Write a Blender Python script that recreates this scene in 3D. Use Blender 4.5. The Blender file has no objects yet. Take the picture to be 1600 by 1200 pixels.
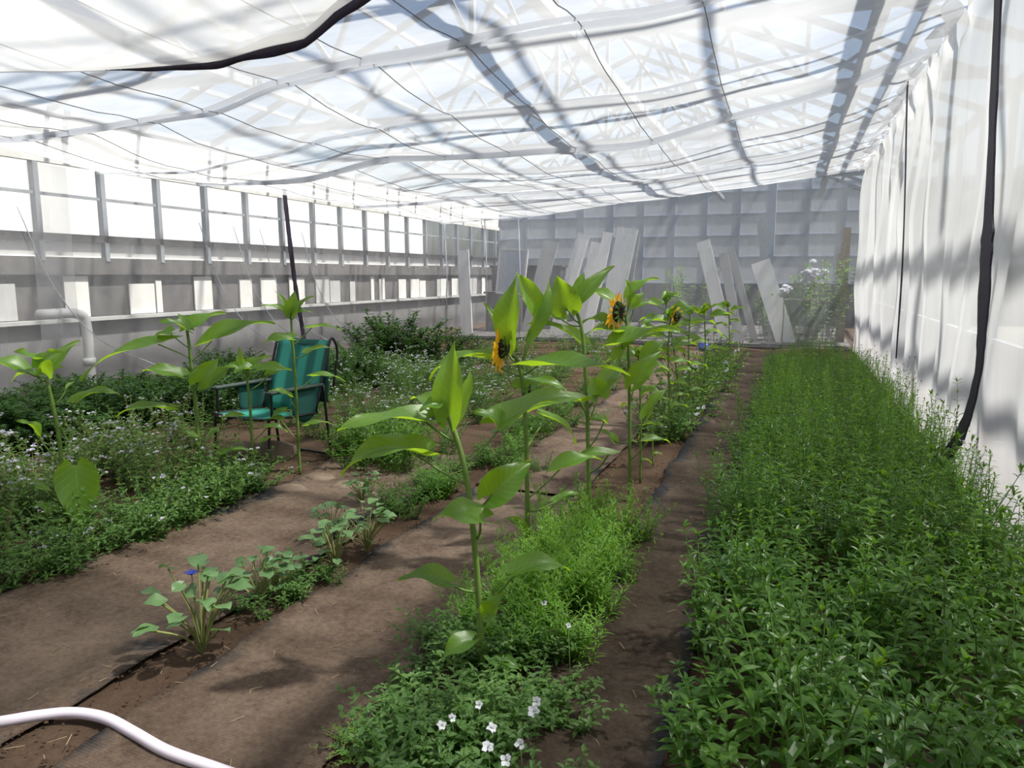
import bpy, math, random
import numpy as np
from mathutils import Vector, Matrix, noise

# ------------------------------------------------------------------ camera, sky, sun, exposure
scene = bpy.context.scene
COL = scene.collection
FPX, EYE = 1155.0, 1.55
PSI, TH = math.asin(.3528), math.asin(.1455)
CF = Vector((-math.sin(PSI)*math.cos(TH), math.cos(PSI)*math.cos(TH), -math.sin(TH)))
CR = Vector((math.cos(PSI), math.sin(PSI), 0)); CU = CR.cross(CF)
cam_d = bpy.data.cameras.new('camera'); cam = bpy.data.objects.new('camera', cam_d); COL.objects.link(cam)
cam_d.sensor_width = 36.0; cam_d.lens = FPX/1600*36.0; cam_d.clip_start = .05; cam_d.clip_end = 300
m = Matrix((CR, CU, -CF)).transposed().to_4x4(); m.translation = (0, 0, EYE); cam.matrix_world = m
scene.camera = cam

world = bpy.data.worlds.new('sky'); scene.world = world; world.use_nodes = True
wn = world.node_tree.nodes; wl = world.node_tree.links
bg = wn['Background']; sky = wn.new('ShaderNodeTexSky'); sky.sky_type = 'NISHITA'; sky.sun_disc = False
SUN_EL, SUN_AZ = math.radians(61), math.radians(14)      # azimuth measured from +X towards +Y
sky.sun_elevation = SUN_EL; sky.sun_rotation = math.pi/2 - SUN_AZ; sky.dust_density = 3.5; sky.air_density = 1.0
wl.new(sky.outputs[0], bg.inputs[0]); bg.inputs[1].default_value = 0.13
sd = bpy.data.lights.new('sun', 'SUN'); so = bpy.data.objects.new('sun', sd); COL.objects.link(so)
sd.energy = 9.0; sd.angle = math.radians(2.2); sd.color = (1, .955, .88)
so.rotation_euler = Vector((-math.cos(SUN_EL)*math.cos(SUN_AZ), -math.cos(SUN_EL)*math.sin(SUN_AZ), -math.sin(SUN_EL))).to_track_quat('-Z', 'Y').to_euler()
so.location = (8, 6, 12)
vs = scene.view_settings; vs.view_transform = 'Standard'; vs.look = 'None'; vs.gamma = 1.0; vs.use_curve_mapping = False
vs.exposure = 0.24
cy = scene.cycles
cy.use_denoising = True; cy.max_bounces = 10; cy.transparent_max_bounces = 40; cy.diffuse_bounces = 4; cy.transmission_bounces = 6
cy.sample_clamp_indirect = 6.0; cy.caustics_reflective = False; cy.caustics_refractive = False

# ------------------------------------------------------------------ helpers
def ray(x, y): return CF + CR*((x-800)/FPX) + CU*((600-y)/FPX)
O = Vector((0, 0, EYE))
def G(x, y, z=0.0):
    d = ray(x, y); return O + d*((z-EYE)/d.z)
def AY(x, y, Y):
    d = ray(x, y); return O + d*(Y/d.y)
def AX(x, y, X):
    d = ray(x, y); return O + d*(X/d.x)
R = random.Random(7)

def lerp_tab(tab, x):
    if x <= tab[0][0]: return tab[0][1]
    for (a, b), (c, d) in zip(tab, tab[1:]):
        if x <= c:
            t = (x-a)/(c-a); t = t*t*(3-2*t)*.5 + t*.5
            return b+(d-b)*t
    return tab[-1][1]

class MB:
    def __init__(s): s.v, s.f, s.uv = [], [], None
    def add(s, v, f):
        n = len(s.v); s.v += [tuple(p) for p in v]; s.f += [tuple(i+n for i in q) for q in f]
    def box(s, lo, hi):
        (a, b, c), (d, e, g) = lo, hi
        s.add([(a,b,c),(d,b,c),(d,e,c),(a,e,c),(a,b,g),(d,b,g),(d,e,g),(a,e,g)],
              [(0,3,2,1),(4,5,6,7),(0,1,5,4),(1,2,6,5),(2,3,7,6),(3,0,4,7)])
    def bar(s, p, q, w, h=None, up=(0, 0, 1)):
        p, q = Vector(p), Vector(q); h = h or w; d = (q-p).normalized(); u = Vector(up)
        if abs(d.dot(u)) > .98: u = Vector((1, 0, 0))
        a = d.cross(u).normalized()*w/2; b = a.cross(d).normalized()*h/2
        v = [p-a-b, p+a-b, p+a+b, p-a+b, q-a-b, q+a-b, q+a+b, q-a+b]
        s.add(v, [(0,3,2,1),(4,5,6,7),(0,1,5,4),(1,2,6,5),(2,3,7,6),(3,0,4,7)])
    def tube(s, pts, r, n=8, cap=True):
        pts = [Vector(p) for p in pts]; k = len(pts)
        rs = r if isinstance(r, (list, tuple)) else [r]*k
        V = []; ref = None
        for i, p in enumerate(pts):
            t = (pts[min(i+1, k-1)]-pts[max(i-1, 0)]).normalized()
            if ref is None: ref = Vector((0, 0, 1)) if abs(t.z) < .9 else Vector((1, 0, 0))
            a = (ref - t*ref.dot(t)).normalized(); ref = a; b = t.cross(a)
            V += [p + (a*math.cos(2*math.pi*j/n)+b*math.sin(2*math.pi*j/n))*rs[i] for j in range(n)]
        F = [(i*n+j, i*n+(j+1) % n, (i+1)*n+(j+1) % n, (i+1)*n+j) for i in range(k-1) for j in range(n)]
        if cap: F += [tuple(range(n))[::-1], tuple((k-1)*n+j for j in range(n))]
        s.add(V, F)
    def grid(s, nu, nv, fn):
        s.add([fn(i/nu, j/nv) for j in range(nv+1) for i in range(nu+1)],
              [(j*(nu+1)+i, j*(nu+1)+i+1, (j+1)*(nu+1)+i+1, (j+1)*(nu+1)+i) for j in range(nv) for i in range(nu)])
    def mesh(s, name, mat, smooth=False):
        me = bpy.data.meshes.new(name); me.from_pydata(s.v, [], s.f)
        if mat: me.materials.append(MAT[mat])
        if smooth: me.polygons.foreach_set('use_smooth', [True]*len(me.polygons))
        if s.uv and len(s.uv) == len(s.v):
            l = me.uv_layers.new(name='UVMap'); li = np.empty(len(me.loops), np.int32); me.loops.foreach_get('vertex_index', li)
            l.data.foreach_set('uv', np.array(s.uv, np.float32)[li].ravel())
        me.update(); return me
    def build(s, name, mat, parent=None, smooth=False, loc=None):
        o = bpy.data.objects.new(name, s.mesh(name, mat, smooth)); COL.objects.link(o)
        if parent: o.parent = parent
        if loc is not None: o.location = loc
        return o

def tag(o, label=None, cat=None, group=None, kind=None):
    for k, v in (('label', label), ('category', cat), ('group', group), ('kind', kind)):
        if v: o[k] = v
    return o
def empty(name, loc, rz=0):
    o = bpy.data.objects.new(name, None); COL.objects.link(o); o.location = loc; o.rotation_euler = (0, 0, rz); o.empty_display_size = .1
    return o
def inst(me, name, parent=None, loc=(0, 0, 0), rot=(0, 0, 0), sc=1.0):
    o = bpy.data.objects.new(name, me); COL.objects.link(o); o.parent = parent; o.location = loc; o.rotation_euler = rot
    o.scale = sc if isinstance(sc, (tuple, list)) else (sc, sc, sc); return o
def spline(pts, n=6):
    pts = [Vector(p) for p in pts]; P = [pts[0]*2-pts[1]]+pts+[pts[-1]*2-pts[-2]]; out = []
    for i in range(1, len(P)-2):
        for k in range(n):
            t = k/n; a, b, c, d = P[i-1:i+3]
            out.append(.5*((2*b)+(c-a)*t+(2*a-5*b+4*c-d)*t*t+(3*b-a-3*c+d)*t**3))
    return out+[pts[-1]]

# ------------------------------------------------------------------ materials
MAT = {}
def mat(name):
    m = bpy.data.materials.new(name); m.use_nodes = True; m.node_tree.nodes.clear(); MAT[name] = m
    n, l = m.node_tree.nodes, m.node_tree.links
    return m, n, l, n.new('ShaderNodeOutputMaterial')
def ramp(n, stops):
    r = n.new('ShaderNodeValToRGB'); e = r.color_ramp.elements
    while len(e) < len(stops): e.new(.5)
    for k, (p, c) in enumerate(stops):
        e[k].position = p; e[k].color = (*c, 1) if len(c) == 3 else c
    return r
def noise_n(n, l, scale, detail=4, coord='Object', rough=.6, mapscale=None):
    tc = n.new('ShaderNodeTexCoord'); t = n.new('ShaderNodeTexNoise'); t.inputs['Scale'].default_value = scale
    t.inputs['Detail'].default_value = detail; t.inputs['Roughness'].default_value = rough
    src = tc.outputs[coord]
    if mapscale:
        mp = n.new('ShaderNodeMapping'); mp.inputs['Scale'].default_value = mapscale; l.new(src, mp.inputs[0]); src = mp.outputs[0]
    l.new(src, t.inputs['Vector']); return t
def simple(name, c1, c2=None, scale=8, rough=.7, metal=0, bump=0, spec=.4, coord='Object'):
    m, n, l, out = mat(name); b = n.new('ShaderNodeBsdfPrincipled'); l.new(b.outputs[0], out.inputs[0])
    b.inputs['Roughness'].default_value = rough; b.inputs['Metallic'].default_value = metal; b.inputs['Specular IOR Level'].default_value = spec
    t = noise_n(n, l, scale, coord=coord); r = ramp(n, [(.3, c1), (.7, c2 or c1)]); l.new(t.outputs['Fac'], r.inputs[0]); l.new(r.outputs[0], b.inputs['Base Color'])
    if bump:
        bp = n.new('ShaderNodeBump'); bp.inputs['Strength'].default_value = bump; bp.inputs['Distance'].default_value = .02
        l.new(t.outputs['Fac'], bp.inputs['Height']); l.new(bp.outputs[0], b.inputs['Normal'])
    return m
def leafmat(name, c1, c2, trans, tw=.4, rough=.45, scale=14, veins=False, spec=.4):
    m, n, l, out = mat(name); b = n.new('ShaderNodeBsdfPrincipled'); b.inputs['Roughness'].default_value = rough; b.inputs['Specular IOR Level'].default_value = spec
    oi = n.new('ShaderNodeObjectInfo'); t = noise_n(n, l, scale, 3)
    ad = n.new('ShaderNodeMath'); ad.operation = 'MULTIPLY_ADD'; ad.inputs[1].default_value = .45; l.new(oi.outputs['Random'], ad.inputs[0]); 
    sb = n.new('ShaderNodeMath'); sb.operation = 'SUBTRACT'; sb.inputs[1].default_value = .22; l.new(t.outputs['Fac'], sb.inputs[0]); l.new(sb.outputs[0], ad.inputs[2])
    r = ramp(n, [(.25, c1), (.75, c2)]); l.new(ad.outputs[0], r.inputs[0]); col = r.outputs[0]
    tr = n.new('ShaderNodeBsdfTranslucent'); mt = n.new('ShaderNodeMix'); mt.data_type = 'RGBA'; mt.blend_type = 'MULTIPLY'; mt.inputs[0].default_value = .5
    mt.inputs[6].default_value = (*trans, 1); 
    if veins:
        uv = n.new('ShaderNodeUVMap'); sp = n.new('ShaderNodeSeparateXYZ'); l.new(uv.outputs[0], sp.inputs[0])
        def M(op, a, b_=None, c_=None):
            q = n.new('ShaderNodeMath'); q.operation = op
            for k, x in enumerate((a, b_, c_)):
                if x is None: continue
                if isinstance(x, (int, float)): q.inputs[k].default_value = x
                else: l.new(x, q.inputs[k])
            return q.outputs[0]
        av = M('ABSOLUTE', M('SUBTRACT', sp.outputs[1], .5))
        ph = M('MULTIPLY', M('SUBTRACT', sp.outputs[0], M('MULTIPLY', av, .55)), 9.0)
        side = M('LESS_THAN', M('ABSOLUTE', M('SUBTRACT', M('FRACT', ph), .5)), .07)
        mid = M('LESS_THAN', av, .018)
        v = M('MULTIPLY', M('MAXIMUM', side, mid), .25)
        mx = n.new('ShaderNodeMix'); mx.data_type = 'RGBA'; l.new(v, mx.inputs[0]); l.new(col, mx.inputs[6]); mx.inputs[7].default_value = (.28, .42, .12, 1); col = mx.outputs[2]
        bp = n.new('ShaderNodeBump'); bp.inputs['Strength'].default_value = .35; bp.inputs['Distance'].default_value = .006; l.new(M('SUBTRACT', t.outputs['Fac'], v), bp.inputs['Height']); l.new(bp.outputs[0], b.inputs['Normal'])
    l.new(col, b.inputs['Base Color'])
    g = n.new('ShaderNodeMix'); g.data_type = 'RGBA'; g.blend_type = 'MIX'; g.inputs[0].default_value = .75; l.new(col, g.inputs[6]); g.inputs[7].default_value = (*trans, 1); l.new(g.outputs[2], tr.inputs[0])
    mix = n.new('ShaderNodeMixShader'); mix.inputs[0].default_value = tw; l.new(b.outputs[0], mix.inputs[1]); l.new(tr.outputs[0], mix.inputs[2]); l.new(mix.outputs[0], out.inputs[0])
    return m
def netmat(name, cover, tint=(.9, .9, .9), var=.15, scale=1.2, mapscale=None, tfrac=.55):
    # fine insect mesh: the open part lets light straight through, the threads scatter it
    m, n, l, out = mat(name); tp = n.new('ShaderNodeBsdfTransparent'); d = n.new('ShaderNodeBsdfDiffuse'); t = n.new('ShaderNodeBsdfTranslucent')
    d.inputs[0].default_value = (*tint, 1); t.inputs[0].default_value = (*tint, 1)
    a = n.new('ShaderNodeMixShader'); a.inputs[0].default_value = tfrac; l.new(d.outputs[0], a.inputs[1]); l.new(t.outputs[0], a.inputs[2])
    ns = noise_n(n, l, scale, 4, mapscale=mapscale); mr = n.new('ShaderNodeMapRange'); mr.inputs[1].default_value = .3; mr.inputs[2].default_value = .7
    mr.inputs[3].default_value = max(0, cover-var); mr.inputs[4].default_value = min(1, cover+var); l.new(ns.outputs['Fac'], mr.inputs[0])
    b = n.new('ShaderNodeMixShader'); l.new(mr.outputs[0], b.inputs[0]); l.new(tp.outputs[0], b.inputs[1]); l.new(a.outputs[0], b.inputs[2]); l.new(b.outputs[0], out.inputs[0])
    return m
def glassmat(name, tint, gl=.08, body=0.0):
    m, n, l, out = mat(name); tp = n.new('ShaderNodeBsdfTransparent'); tp.inputs[0].default_value = (*tint, 1)
    g = n.new('ShaderNodeBsdfGlossy'); g.inputs['Roughness'].default_value = .05
    x = n.new('ShaderNodeMixShader'); x.inputs[0].default_value = gl; l.new(tp.outputs[0], x.inputs[1]); l.new(g.outputs[0], x.inputs[2]); last = x
    if body:
        d = n.new('ShaderNodeBsdfDiffuse'); d.inputs[0].default_value = (.62, .66, .72, 1)
        t = n.new('ShaderNodeBsdfTranslucent'); t.inputs[0].default_value = (.62, .66, .72, 1)
        y0 = n.new('ShaderNodeMixShader'); y0.inputs[0].default_value = .5; l.new(d.outputs[0], y0.inputs[1]); l.new(t.outputs[0], y0.inputs[2])
        y = n.new('ShaderNodeMixShader'); y.inputs[0].default_value = body; l.new(x.outputs[0], y.inputs[1]); l.new(y0.outputs[0], y.inputs[2]); last = y
    l.new(last.outputs[0], out.inputs[0]); return m

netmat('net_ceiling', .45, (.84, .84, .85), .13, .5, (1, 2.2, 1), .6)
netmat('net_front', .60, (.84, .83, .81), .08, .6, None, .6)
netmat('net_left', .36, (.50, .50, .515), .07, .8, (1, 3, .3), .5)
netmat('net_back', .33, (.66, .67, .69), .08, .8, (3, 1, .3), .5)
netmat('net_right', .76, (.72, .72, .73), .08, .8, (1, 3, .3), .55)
netmat('net_hem', .90, (.66, .68, .73), .05, 3, None, .4)
simple('tape', (.012, .009, .018), (.03, .02, .045), 30, .6)
simple('wire', (.16, .16, .18), (.26, .26, .28), 20, .5, .3)
simple('steel', (.27, .29, .32), (.36, .38, .41), 3, .55, .2)
simple('steel_blue', (.36, .41, .50), (.45, .50, .58), 3, .55, .1)
simple('timber_white', (.62, .61, .57), (.75, .74, .70), 4, .7, bump=.1)
simple('dark_board', (.075, .07, .07), (.13, .12, .115), 5, .8, bump=.2)
simple('grey_wall', (.13, .127, .127), (.19, .187, .187), 2, .85, bump=.1)
simple('panel_grey', (.42, .42, .41), (.52, .52, .51), 3, .7)
simple('panel_white', (.66, .65, .62), (.78, .77, .74), 3, .7)
simple('pipe_white', (.75, .75, .73), (.85, .85, .84), 6, .4)
simple('white_block', (.82, .82, .80), (.88, .88, .86), 2, .9)
simple('board_white', (.80, .80, .77), (.92, .91, .89), 3, .7)
simple('outside_ground', (.13, .14, .09), (.20, .19, .14), 1, .9)
simple('dark_green', (.02, .035, .03), (.03, .05, .04), 10, .5)
simple('tube_black', (.012, .013, .014), (.03, .03, .032), 14, .35, .5)
simple('stone', (.10, .07, .05), (.19, .14, .10), 9, .85, bump=.5)
simple('straw', (.26, .19, .11), (.40, .31, .19), 20, .8)
simple('disc_brown', (.012, .008, .005), (.04, .022, .01), 60, .9, bump=.6)
simple('blue_plastic', (.03, .05, .4), (.05, .08, .55), 10, .4)
simple('bud_dark', (.01, .018, .008), (.02, .04, .012), 20, .6)
glassmat('glass_roof', (.93, .96, .97), .06)
glassmat('glass_clear', (.95, .97, .98), .06)
glassmat('glass_frosted', (.8, .85, .9), .05, .72)
leafmat('leaf_sunflower', (.058, .150, .014), (.115, .25, .026), (.46, .70, .02), .52, .40, 9, True, .75)
leafmat('stem_sunflower', (.11, .20, .035), (.20, .31, .07), (.25, .4, .06), .2, .5, 20)
leafmat('petal', (.80, .34, .012), (.95, .50, .025), (.95, .5, .02), .5, .5, 25)
leafmat('sepal', (.04, .09, .02), (.10, .2, .04), (.2, .4, .05), .3, .5, 20)
leafmat('leaf_hedge', (.026, .095, .010), (.105, .235, .028), (.26, .48, .025), .42, .36, 18, spec=.5)
leafmat('stem_hedge', (.09, .19, .035), (.15, .27, .05), (.2, .35, .05), .2, .5, 20)
leafmat('leaf_grass', (.080, .20, .020), (.155, .32, .04), (.38, .62, .05), .45, .42, 18)
leafmat('leaf_weed', (.055, .125, .028), (.115, .215, .055), (.24, .42, .06), .42, .5, 18)
leafmat('leaf_round', (.07, .15, .055), (.14, .25, .095), (.22, .38, .1), .32, .42, 12)
leafmat('leaf_bush', (.018, .055, .012), (.04, .105, .022), (.10, .22, .02), .35, .5, 12)
leafmat('stem_pale', (.22, .25, .08), (.32, .3, .12), (.3, .35, .1), .2, .6, 20)
leafmat('flower_white', (.60, .61, .66), (.78, .78, .83), (.8, .8, .85), .4, .6, 30)
leafmat('flower_lilac', (.50, .48, .58), (.72, .71, .78), (.6, .58, .7), .35, .7, 30)
leafmat('flower_blue', (.05, .08, .55), (.1, .15, .7), (.1, .15, .7), .4, .6, 30)

def soil_mat():
    m, n, l, out = mat('soil'); b = n.new('ShaderNodeBsdfPrincipled'); b.inputs['Roughness'].default_value = .95; b.inputs['Specular IOR Level'].default_value = .1
    a = noise_n(n, l, 1.1, 5); c = noise_n(n, l, 30, 8, rough=.85); r = ramp(n, [(.3, (.044, .027, .018)), (.5, (.105, .067, .045)), (.72, (.19, .13, .09))])
    mx = n.new('ShaderNodeMath'); mx.operation = 'MULTIPLY_ADD'; mx.inputs[1].default_value = .55; l.new(c.outputs['Fac'], mx.inputs[0])
    s = n.new('ShaderNodeMath'); s.operation = 'MULTIPLY'; s.inputs[1].default_value = .45; l.new(a.outputs['Fac'], s.inputs[0]); l.new(s.outputs[0], mx.inputs[2])
    l.new(mx.outputs[0], r.inputs[0]); l.new(r.outputs[0], b.inputs['Base Color'])
    bp = n.new('ShaderNodeBump'); bp.inputs['Strength'].default_value = .9; bp.inputs['Distance'].default_value = .03; l.new(c.outputs['Fac'], bp.inputs['Height']); l.new(bp.outputs[0], b.inputs['Normal'])
    l.new(b.outputs[0], out.inputs[0])
soil_mat()
def cloth_mat(cname='ground_cloth', D=1.0, bare=1.03):
    # black woven ground cloth, mostly buried under dried soil dust
    m, n, l, out = mat(cname); b = n.new('ShaderNodeBsdfPrincipled'); b.inputs['Roughness'].default_value = .85; b.inputs['Specular IOR Level'].default_value = .2
    uv = n.new('ShaderNodeUVMap'); sp = n.new('ShaderNodeSeparateXYZ'); l.new(uv.outputs[0], sp.inputs[0])
    a = noise_n(n, l, 1.6, 6, rough=.65); c = noise_n(n, l, 34, 8, rough=.85)
    dust = ramp(n, [(p_, tuple(q_*D for q_ in c_)) for p_, c_ in [(.30, (.038, .025, .018)), (.42, (.105, .070, .050)), (.51, (.195, .138, .100)), (.64, (.32, .24, .178))]])
    s = n.new('ShaderNodeMath'); s.operation = 'MULTIPLY_ADD'; s.inputs[1].default_value = .5; l.new(c.outputs['Fac'], s.inputs[0])
    s2 = n.new('ShaderNodeMath'); s2.operation = 'MULTIPLY'; s2.inputs[1].default_value = .5; l.new(a.outputs['Fac'], s2.inputs[0]); l.new(s2.outputs[0], s.inputs[2]); l.new(s.outputs[0], dust.inputs[0])
    w = n.new('ShaderNodeTexWave'); w.inputs['Scale'].default_value = 28; w.bands_direction = 'Y'; w.inputs['Distortion'].default_value = 1.0; tc = n.new('ShaderNodeTexCoord'); l.new(tc.outputs['Object'], w.inputs['Vector'])
    fab = ramp(n, [(.3, (.018, .018, .02)), (.8, (.055, .055, .062))]); l.new(w.outputs['Fac'], fab.inputs[0])
    # worn-bare margin: u runs across the strip
    e = n.new('ShaderNodeMath'); e.operation = 'SUBTRACT'; e.inputs[1].default_value = .5; l.new(sp.outputs[0], e.inputs[0])
    ab = n.new('ShaderNodeMath'); ab.operation = 'ABSOLUTE'; l.new(e.outputs[0], ab.inputs[0])
    k = n.new('ShaderNodeMath'); k.operation = 'MULTIPLY_ADD'; k.inputs[1].default_value = 1.2; l.new(a.outputs['Fac'], k.inputs[0]); l.new(ab.outputs[0], k.inputs[2])
    msk = ramp(n, [(.99, (0, 0, 0)), (1.0, (1, 1, 1))]); mm = n.new('ShaderNodeMapRange'); mm.inputs[1].default_value = bare; mm.inputs[2].default_value = bare+.14; l.new(k.outputs[0], mm.inputs[0])
    mx = n.new('ShaderNodeMix'); mx.data_type = 'RGBA'; l.new(mm.outputs[0], mx.inputs[0]); l.new(dust.outputs[0], mx.inputs[6]); l.new(fab.outputs[0], mx.inputs[7]); l.new(mx.outputs[2], b.inputs['Base Color'])
    bs = n.new('ShaderNodeMath'); bs.operation = 'MULTIPLY_ADD'; bs.inputs[1].default_value = .18; l.new(w.outputs['Fac'], bs.inputs[0]); l.new(c.outputs['Fac'], bs.inputs[2])
    bp = n.new('ShaderNodeBump'); bp.inputs['Strength'].default_value = 1.0; bp.inputs['Distance'].default_value = .022; l.new(bs.outputs[0], bp.inputs['Height']); l.new(bp.outputs[0], b.inputs['Normal'])
    l.new(b.outputs[0], out.inputs[0])
cloth_mat(); cloth_mat('ground_cloth_shaded', .55, .95)  # second copy: right path's shade painted into the dust, more black fabric bare
def striped(name, ca, cb, scale):
    m, n, l, out = mat(name); b = n.new('ShaderNodeBsdfPrincipled'); b.inputs['Roughness'].default_value = .75
    uv = n.new('ShaderNodeUVMap'); w = n.new('ShaderNodeTexWave'); w.inputs['Scale'].default_value = scale; w.inputs['Distortion'].default_value = .6; w.inputs['Detail'].default_value = 1; l.new(uv.outputs[0], w.inputs['Vector'])
    r = ramp(n, [(.25, ca), (.75, cb)]); l.new(w.outputs['Fac'], r.inputs[0]); l.new(r.outputs[0], b.inputs['Base Color'])
    t = n.new('ShaderNodeBsdfTranslucent'); l.new(r.outputs[0], t.inputs[0]); x = n.new('ShaderNodeMixShader'); x.inputs[0].default_value = .25
    l.new(b.outputs[0], x.inputs[1]); l.new(t.outputs[0], x.inputs[2]); l.new(x.outputs[0], out.inputs[0])
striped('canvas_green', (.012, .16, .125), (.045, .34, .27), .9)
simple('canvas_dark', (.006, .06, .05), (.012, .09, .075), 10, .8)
def hose_mat():
    m, n, l, out = mat('hose'); b = n.new('ShaderNodeBsdfPrincipled'); b.inputs['Roughness'].default_value = .3
    uv = n.new('ShaderNodeUVMap'); sp = n.new('ShaderNodeSeparateXYZ'); l.new(uv.outputs[0], sp.inputs[0])
    r = ramp(n, [(0, (.72, .66, .72)), (.55, (.74, .66, .74)), (.62, (.16, .07, .22)), (.72, (.16, .07, .22)), (.8, (.74, .66, .74)), (1, (.72, .66, .72))]); l.new(sp.outputs[1], r.inputs[0]); l.new(r.outputs[0], b.inputs['Base Color']); l.new(b.outputs[0], out.inputs[0])
hose_mat()

# ------------------------------------------------------------------ the ground
XL, XR, YB = -8.1, 1.24, 16.5          # net tent
GX0, GX1, GY0, GY1 = -9.5, 2.3, -3.0, 24.0   # greenhouse shell
def soilz(x, y):
    v = noise.noise((x*.9, y*.9, 0))*.025 + noise.noise((x*3.1, y*3.1, 5))*.014
    if y < 6: v += noise.noise((x*11, y*11, 9))*.006
    for c, w, h in ((-1.0, .28, .03), (-2.2, .25, .02), (.45, .9, .05), (-4.4, 1.0, .04)):
        v += h*math.exp(-((x-c)/w)**2)
    return v
xs = np.arange(GX0, GX1+.01, .10); ys = np.concatenate([np.arange(-3, 1, .25), np.arange(1, 6, .05), np.arange(6, 24.01, .2)])
mb = MB(); nx = len(xs); xs = np.concatenate([np.arange(GX0, -4.5, .15), np.arange(-4.5, 1.3, .05), np.arange(1.3, GX1+.05, .1)]); nx = len(xs)
mb.v = [(x, y, soilz(x, y)) for y in ys for x in xs]
mb.f = [(j*nx+i, j*nx+i+1, (j+1)*nx+i+1, (j+1)*nx+i) for j in range(len(ys)-1) for i in range(nx-1)]
tag(mb.build('floor', 'soil', smooth=True), 'bare brown soil floor of the greenhouse', kind='structure')
mb = MB(); mb.box((-70, -50, -.5), (60, 90, -.12)); tag(mb.build('floor_outside', 'outside_ground'), 'pale ground outside the greenhouse', kind='structure')

CLOTHS = []
def ground_cloth(x0, x1, y0, y1, label, wr=.016, slant=0.0, seed=0, mt_='ground_cloth'):
    nu, nv = max(6, int((x1-x0)/.05)), int((y1-y0)/.05)
    mb = MB(); mb.uv = []
    for j in range(nv+1):
        for i in range(nu+1):
            u, v = i/nu, j/nv; y = y0+(y1-y0)*v
            jag = .02*noise.noise((seed, y*2.5, u*1.0))
            x = x0+(x1-x0)*u+jag+slant*(y-y0)
            ed = max(0, abs(u-.5)*2-.8)*5
            wz = wr*(.5+.8*noise.noise((x*.8+seed, y*2.6, 3)))*(1+1.0*min(1, max(0, (y-4.0)/1.5))) + .02*wr/.012*max(0, noise.noise((x*.5+seed, y*5.0, 7)))*min(1, max(0, (y-3.6)/1.5))
            z = soilz(x, y)+.012+wz + ed*.012*noise.noise((seed+9, y*1.7, 0))
            mb.v.append((x, y, z)); mb.uv.append((u, v*(y1-y0)))
    mb.f = [(j*(nu+1)+i, j*(nu+1)+i+1, (j+1)*(nu+1)+i+1, (j+1)*(nu+1)+i) for j in range(nv) for i in range(nu)]
    o = mb.build('ground_cloth', mt_, smooth=True); so_ = o.modifiers.new('thickness', 'SOLIDIFY'); so_.thickness = .004; so_.offset = 1
    tag(o, label, 'ground cloth'); return o
ground_cloth(-3.45, -2.33, .6, 5.6, 'dusty woven ground cloth on the path left of the round-leaved seedlings', .016, 0, 1)
ground_cloth(-2.08, -1.30, .6, 4.75, 'dusty woven ground cloth between the seedlings and the front sunflowers', .014, 0, 12)
ground_cloth(-2.10, -1.32, 4.82, 15.4, 'wrinkled brown ground cloth running back left of the flowering sunflowers', .012, 0, 23)
ground_cloth(-.84, -.30, .8, 15.3, 'narrow dark-edged ground cloth beside the dense green bed', .018, 0, 34, 'ground_cloth_shaded')

# ------------------------------------------------------------------ greenhouse shell
EAVE, RIDGE, RX = 3.75, 6.2, -3.4
def roofz(x): return EAVE+(RIDGE-EAVE)*(1-abs(x-RX)/((GX1-RX) if x > RX else (RX-GX0)))
roof = empty('ceiling', (0, 0, 0)); tag(roof, 'pitched glass greenhouse roof with steel rafters', kind='structure')
ny = 18; dy = (GY1-GY0)/ny
rm = {}
for side, xa, xb in (('l', GX0, RX), ('r', RX, GX1)):
    b = MB(); b.bar((xa, 0, roofz(xa)), (xb, 0, roofz(xb)), .06, .09); rm[side] = b.mesh('rafter', 'steel')
    npan = 5; w = (xb-xa)/npan
    b = MB(); z1 = roofz(xa+w)-roofz(xa)
    b.v = [(0.02, .03, 0), (w-.02, .03, z1), (w-.02, dy-.03, z1), (0.02, dy-.03, 0)]; b.f = [(0, 1, 2, 3)]; pm = b.mesh('pane', 'glass_roof')
    for j in range(ny+1):
        inst(rm[side], 'rafter', roof, (0, GY0+j*dy, 0))
        if j == ny: break
        for i in range(npan): inst(pm, 'pane', roof, (xa+i*w, GY0+j*dy, roofz(xa+i*w)+.06))
    for i in range(npan+1 if side == 'l' else npan):
        x = xa+i*w if side == 'l' else xb-i*w
        b = MB(); b.bar((x, GY0, roofz(x)+.01), (x, GY1, roofz(x)+.01), .06, .07); b.build('purlin', 'steel', roof)
# trusses
tb = MB()
tz = 4.0
tb.bar((GX0, 0, tz), (GX1, 0, tz), .09, .12)
for x0, x1 in ((-8.2, -6.9), (-6.9, -5.2), (-5.2, RX), (RX, -1.6), (-1.6, .1), (.1, 1.4)):
    up = roofz((x0+x1)/2)
    tb.bar((x0, 0, tz), ((x0+x1)/2, 0, up), .05); tb.bar(((x0+x1)/2, 0, up), (x1, 0, tz), .05)
tb.bar((RX, 0, tz), (RX, 0, RIDGE), .06)
tme = tb.mesh('truss', 'steel')
for y in (-1.5, 1.6, 4.7, 7.8, 10.9, 14.0, 17.1, 20.2): inst(tme, 'truss', roof, (0, y, 0))
for x in (-6.3, -2.15, .6):
    b = MB(); b.bar((x, GY0, 3.86), (x, GY1, 3.86), .13, .10); b.build('tie_beam', 'steel', roof)

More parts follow.
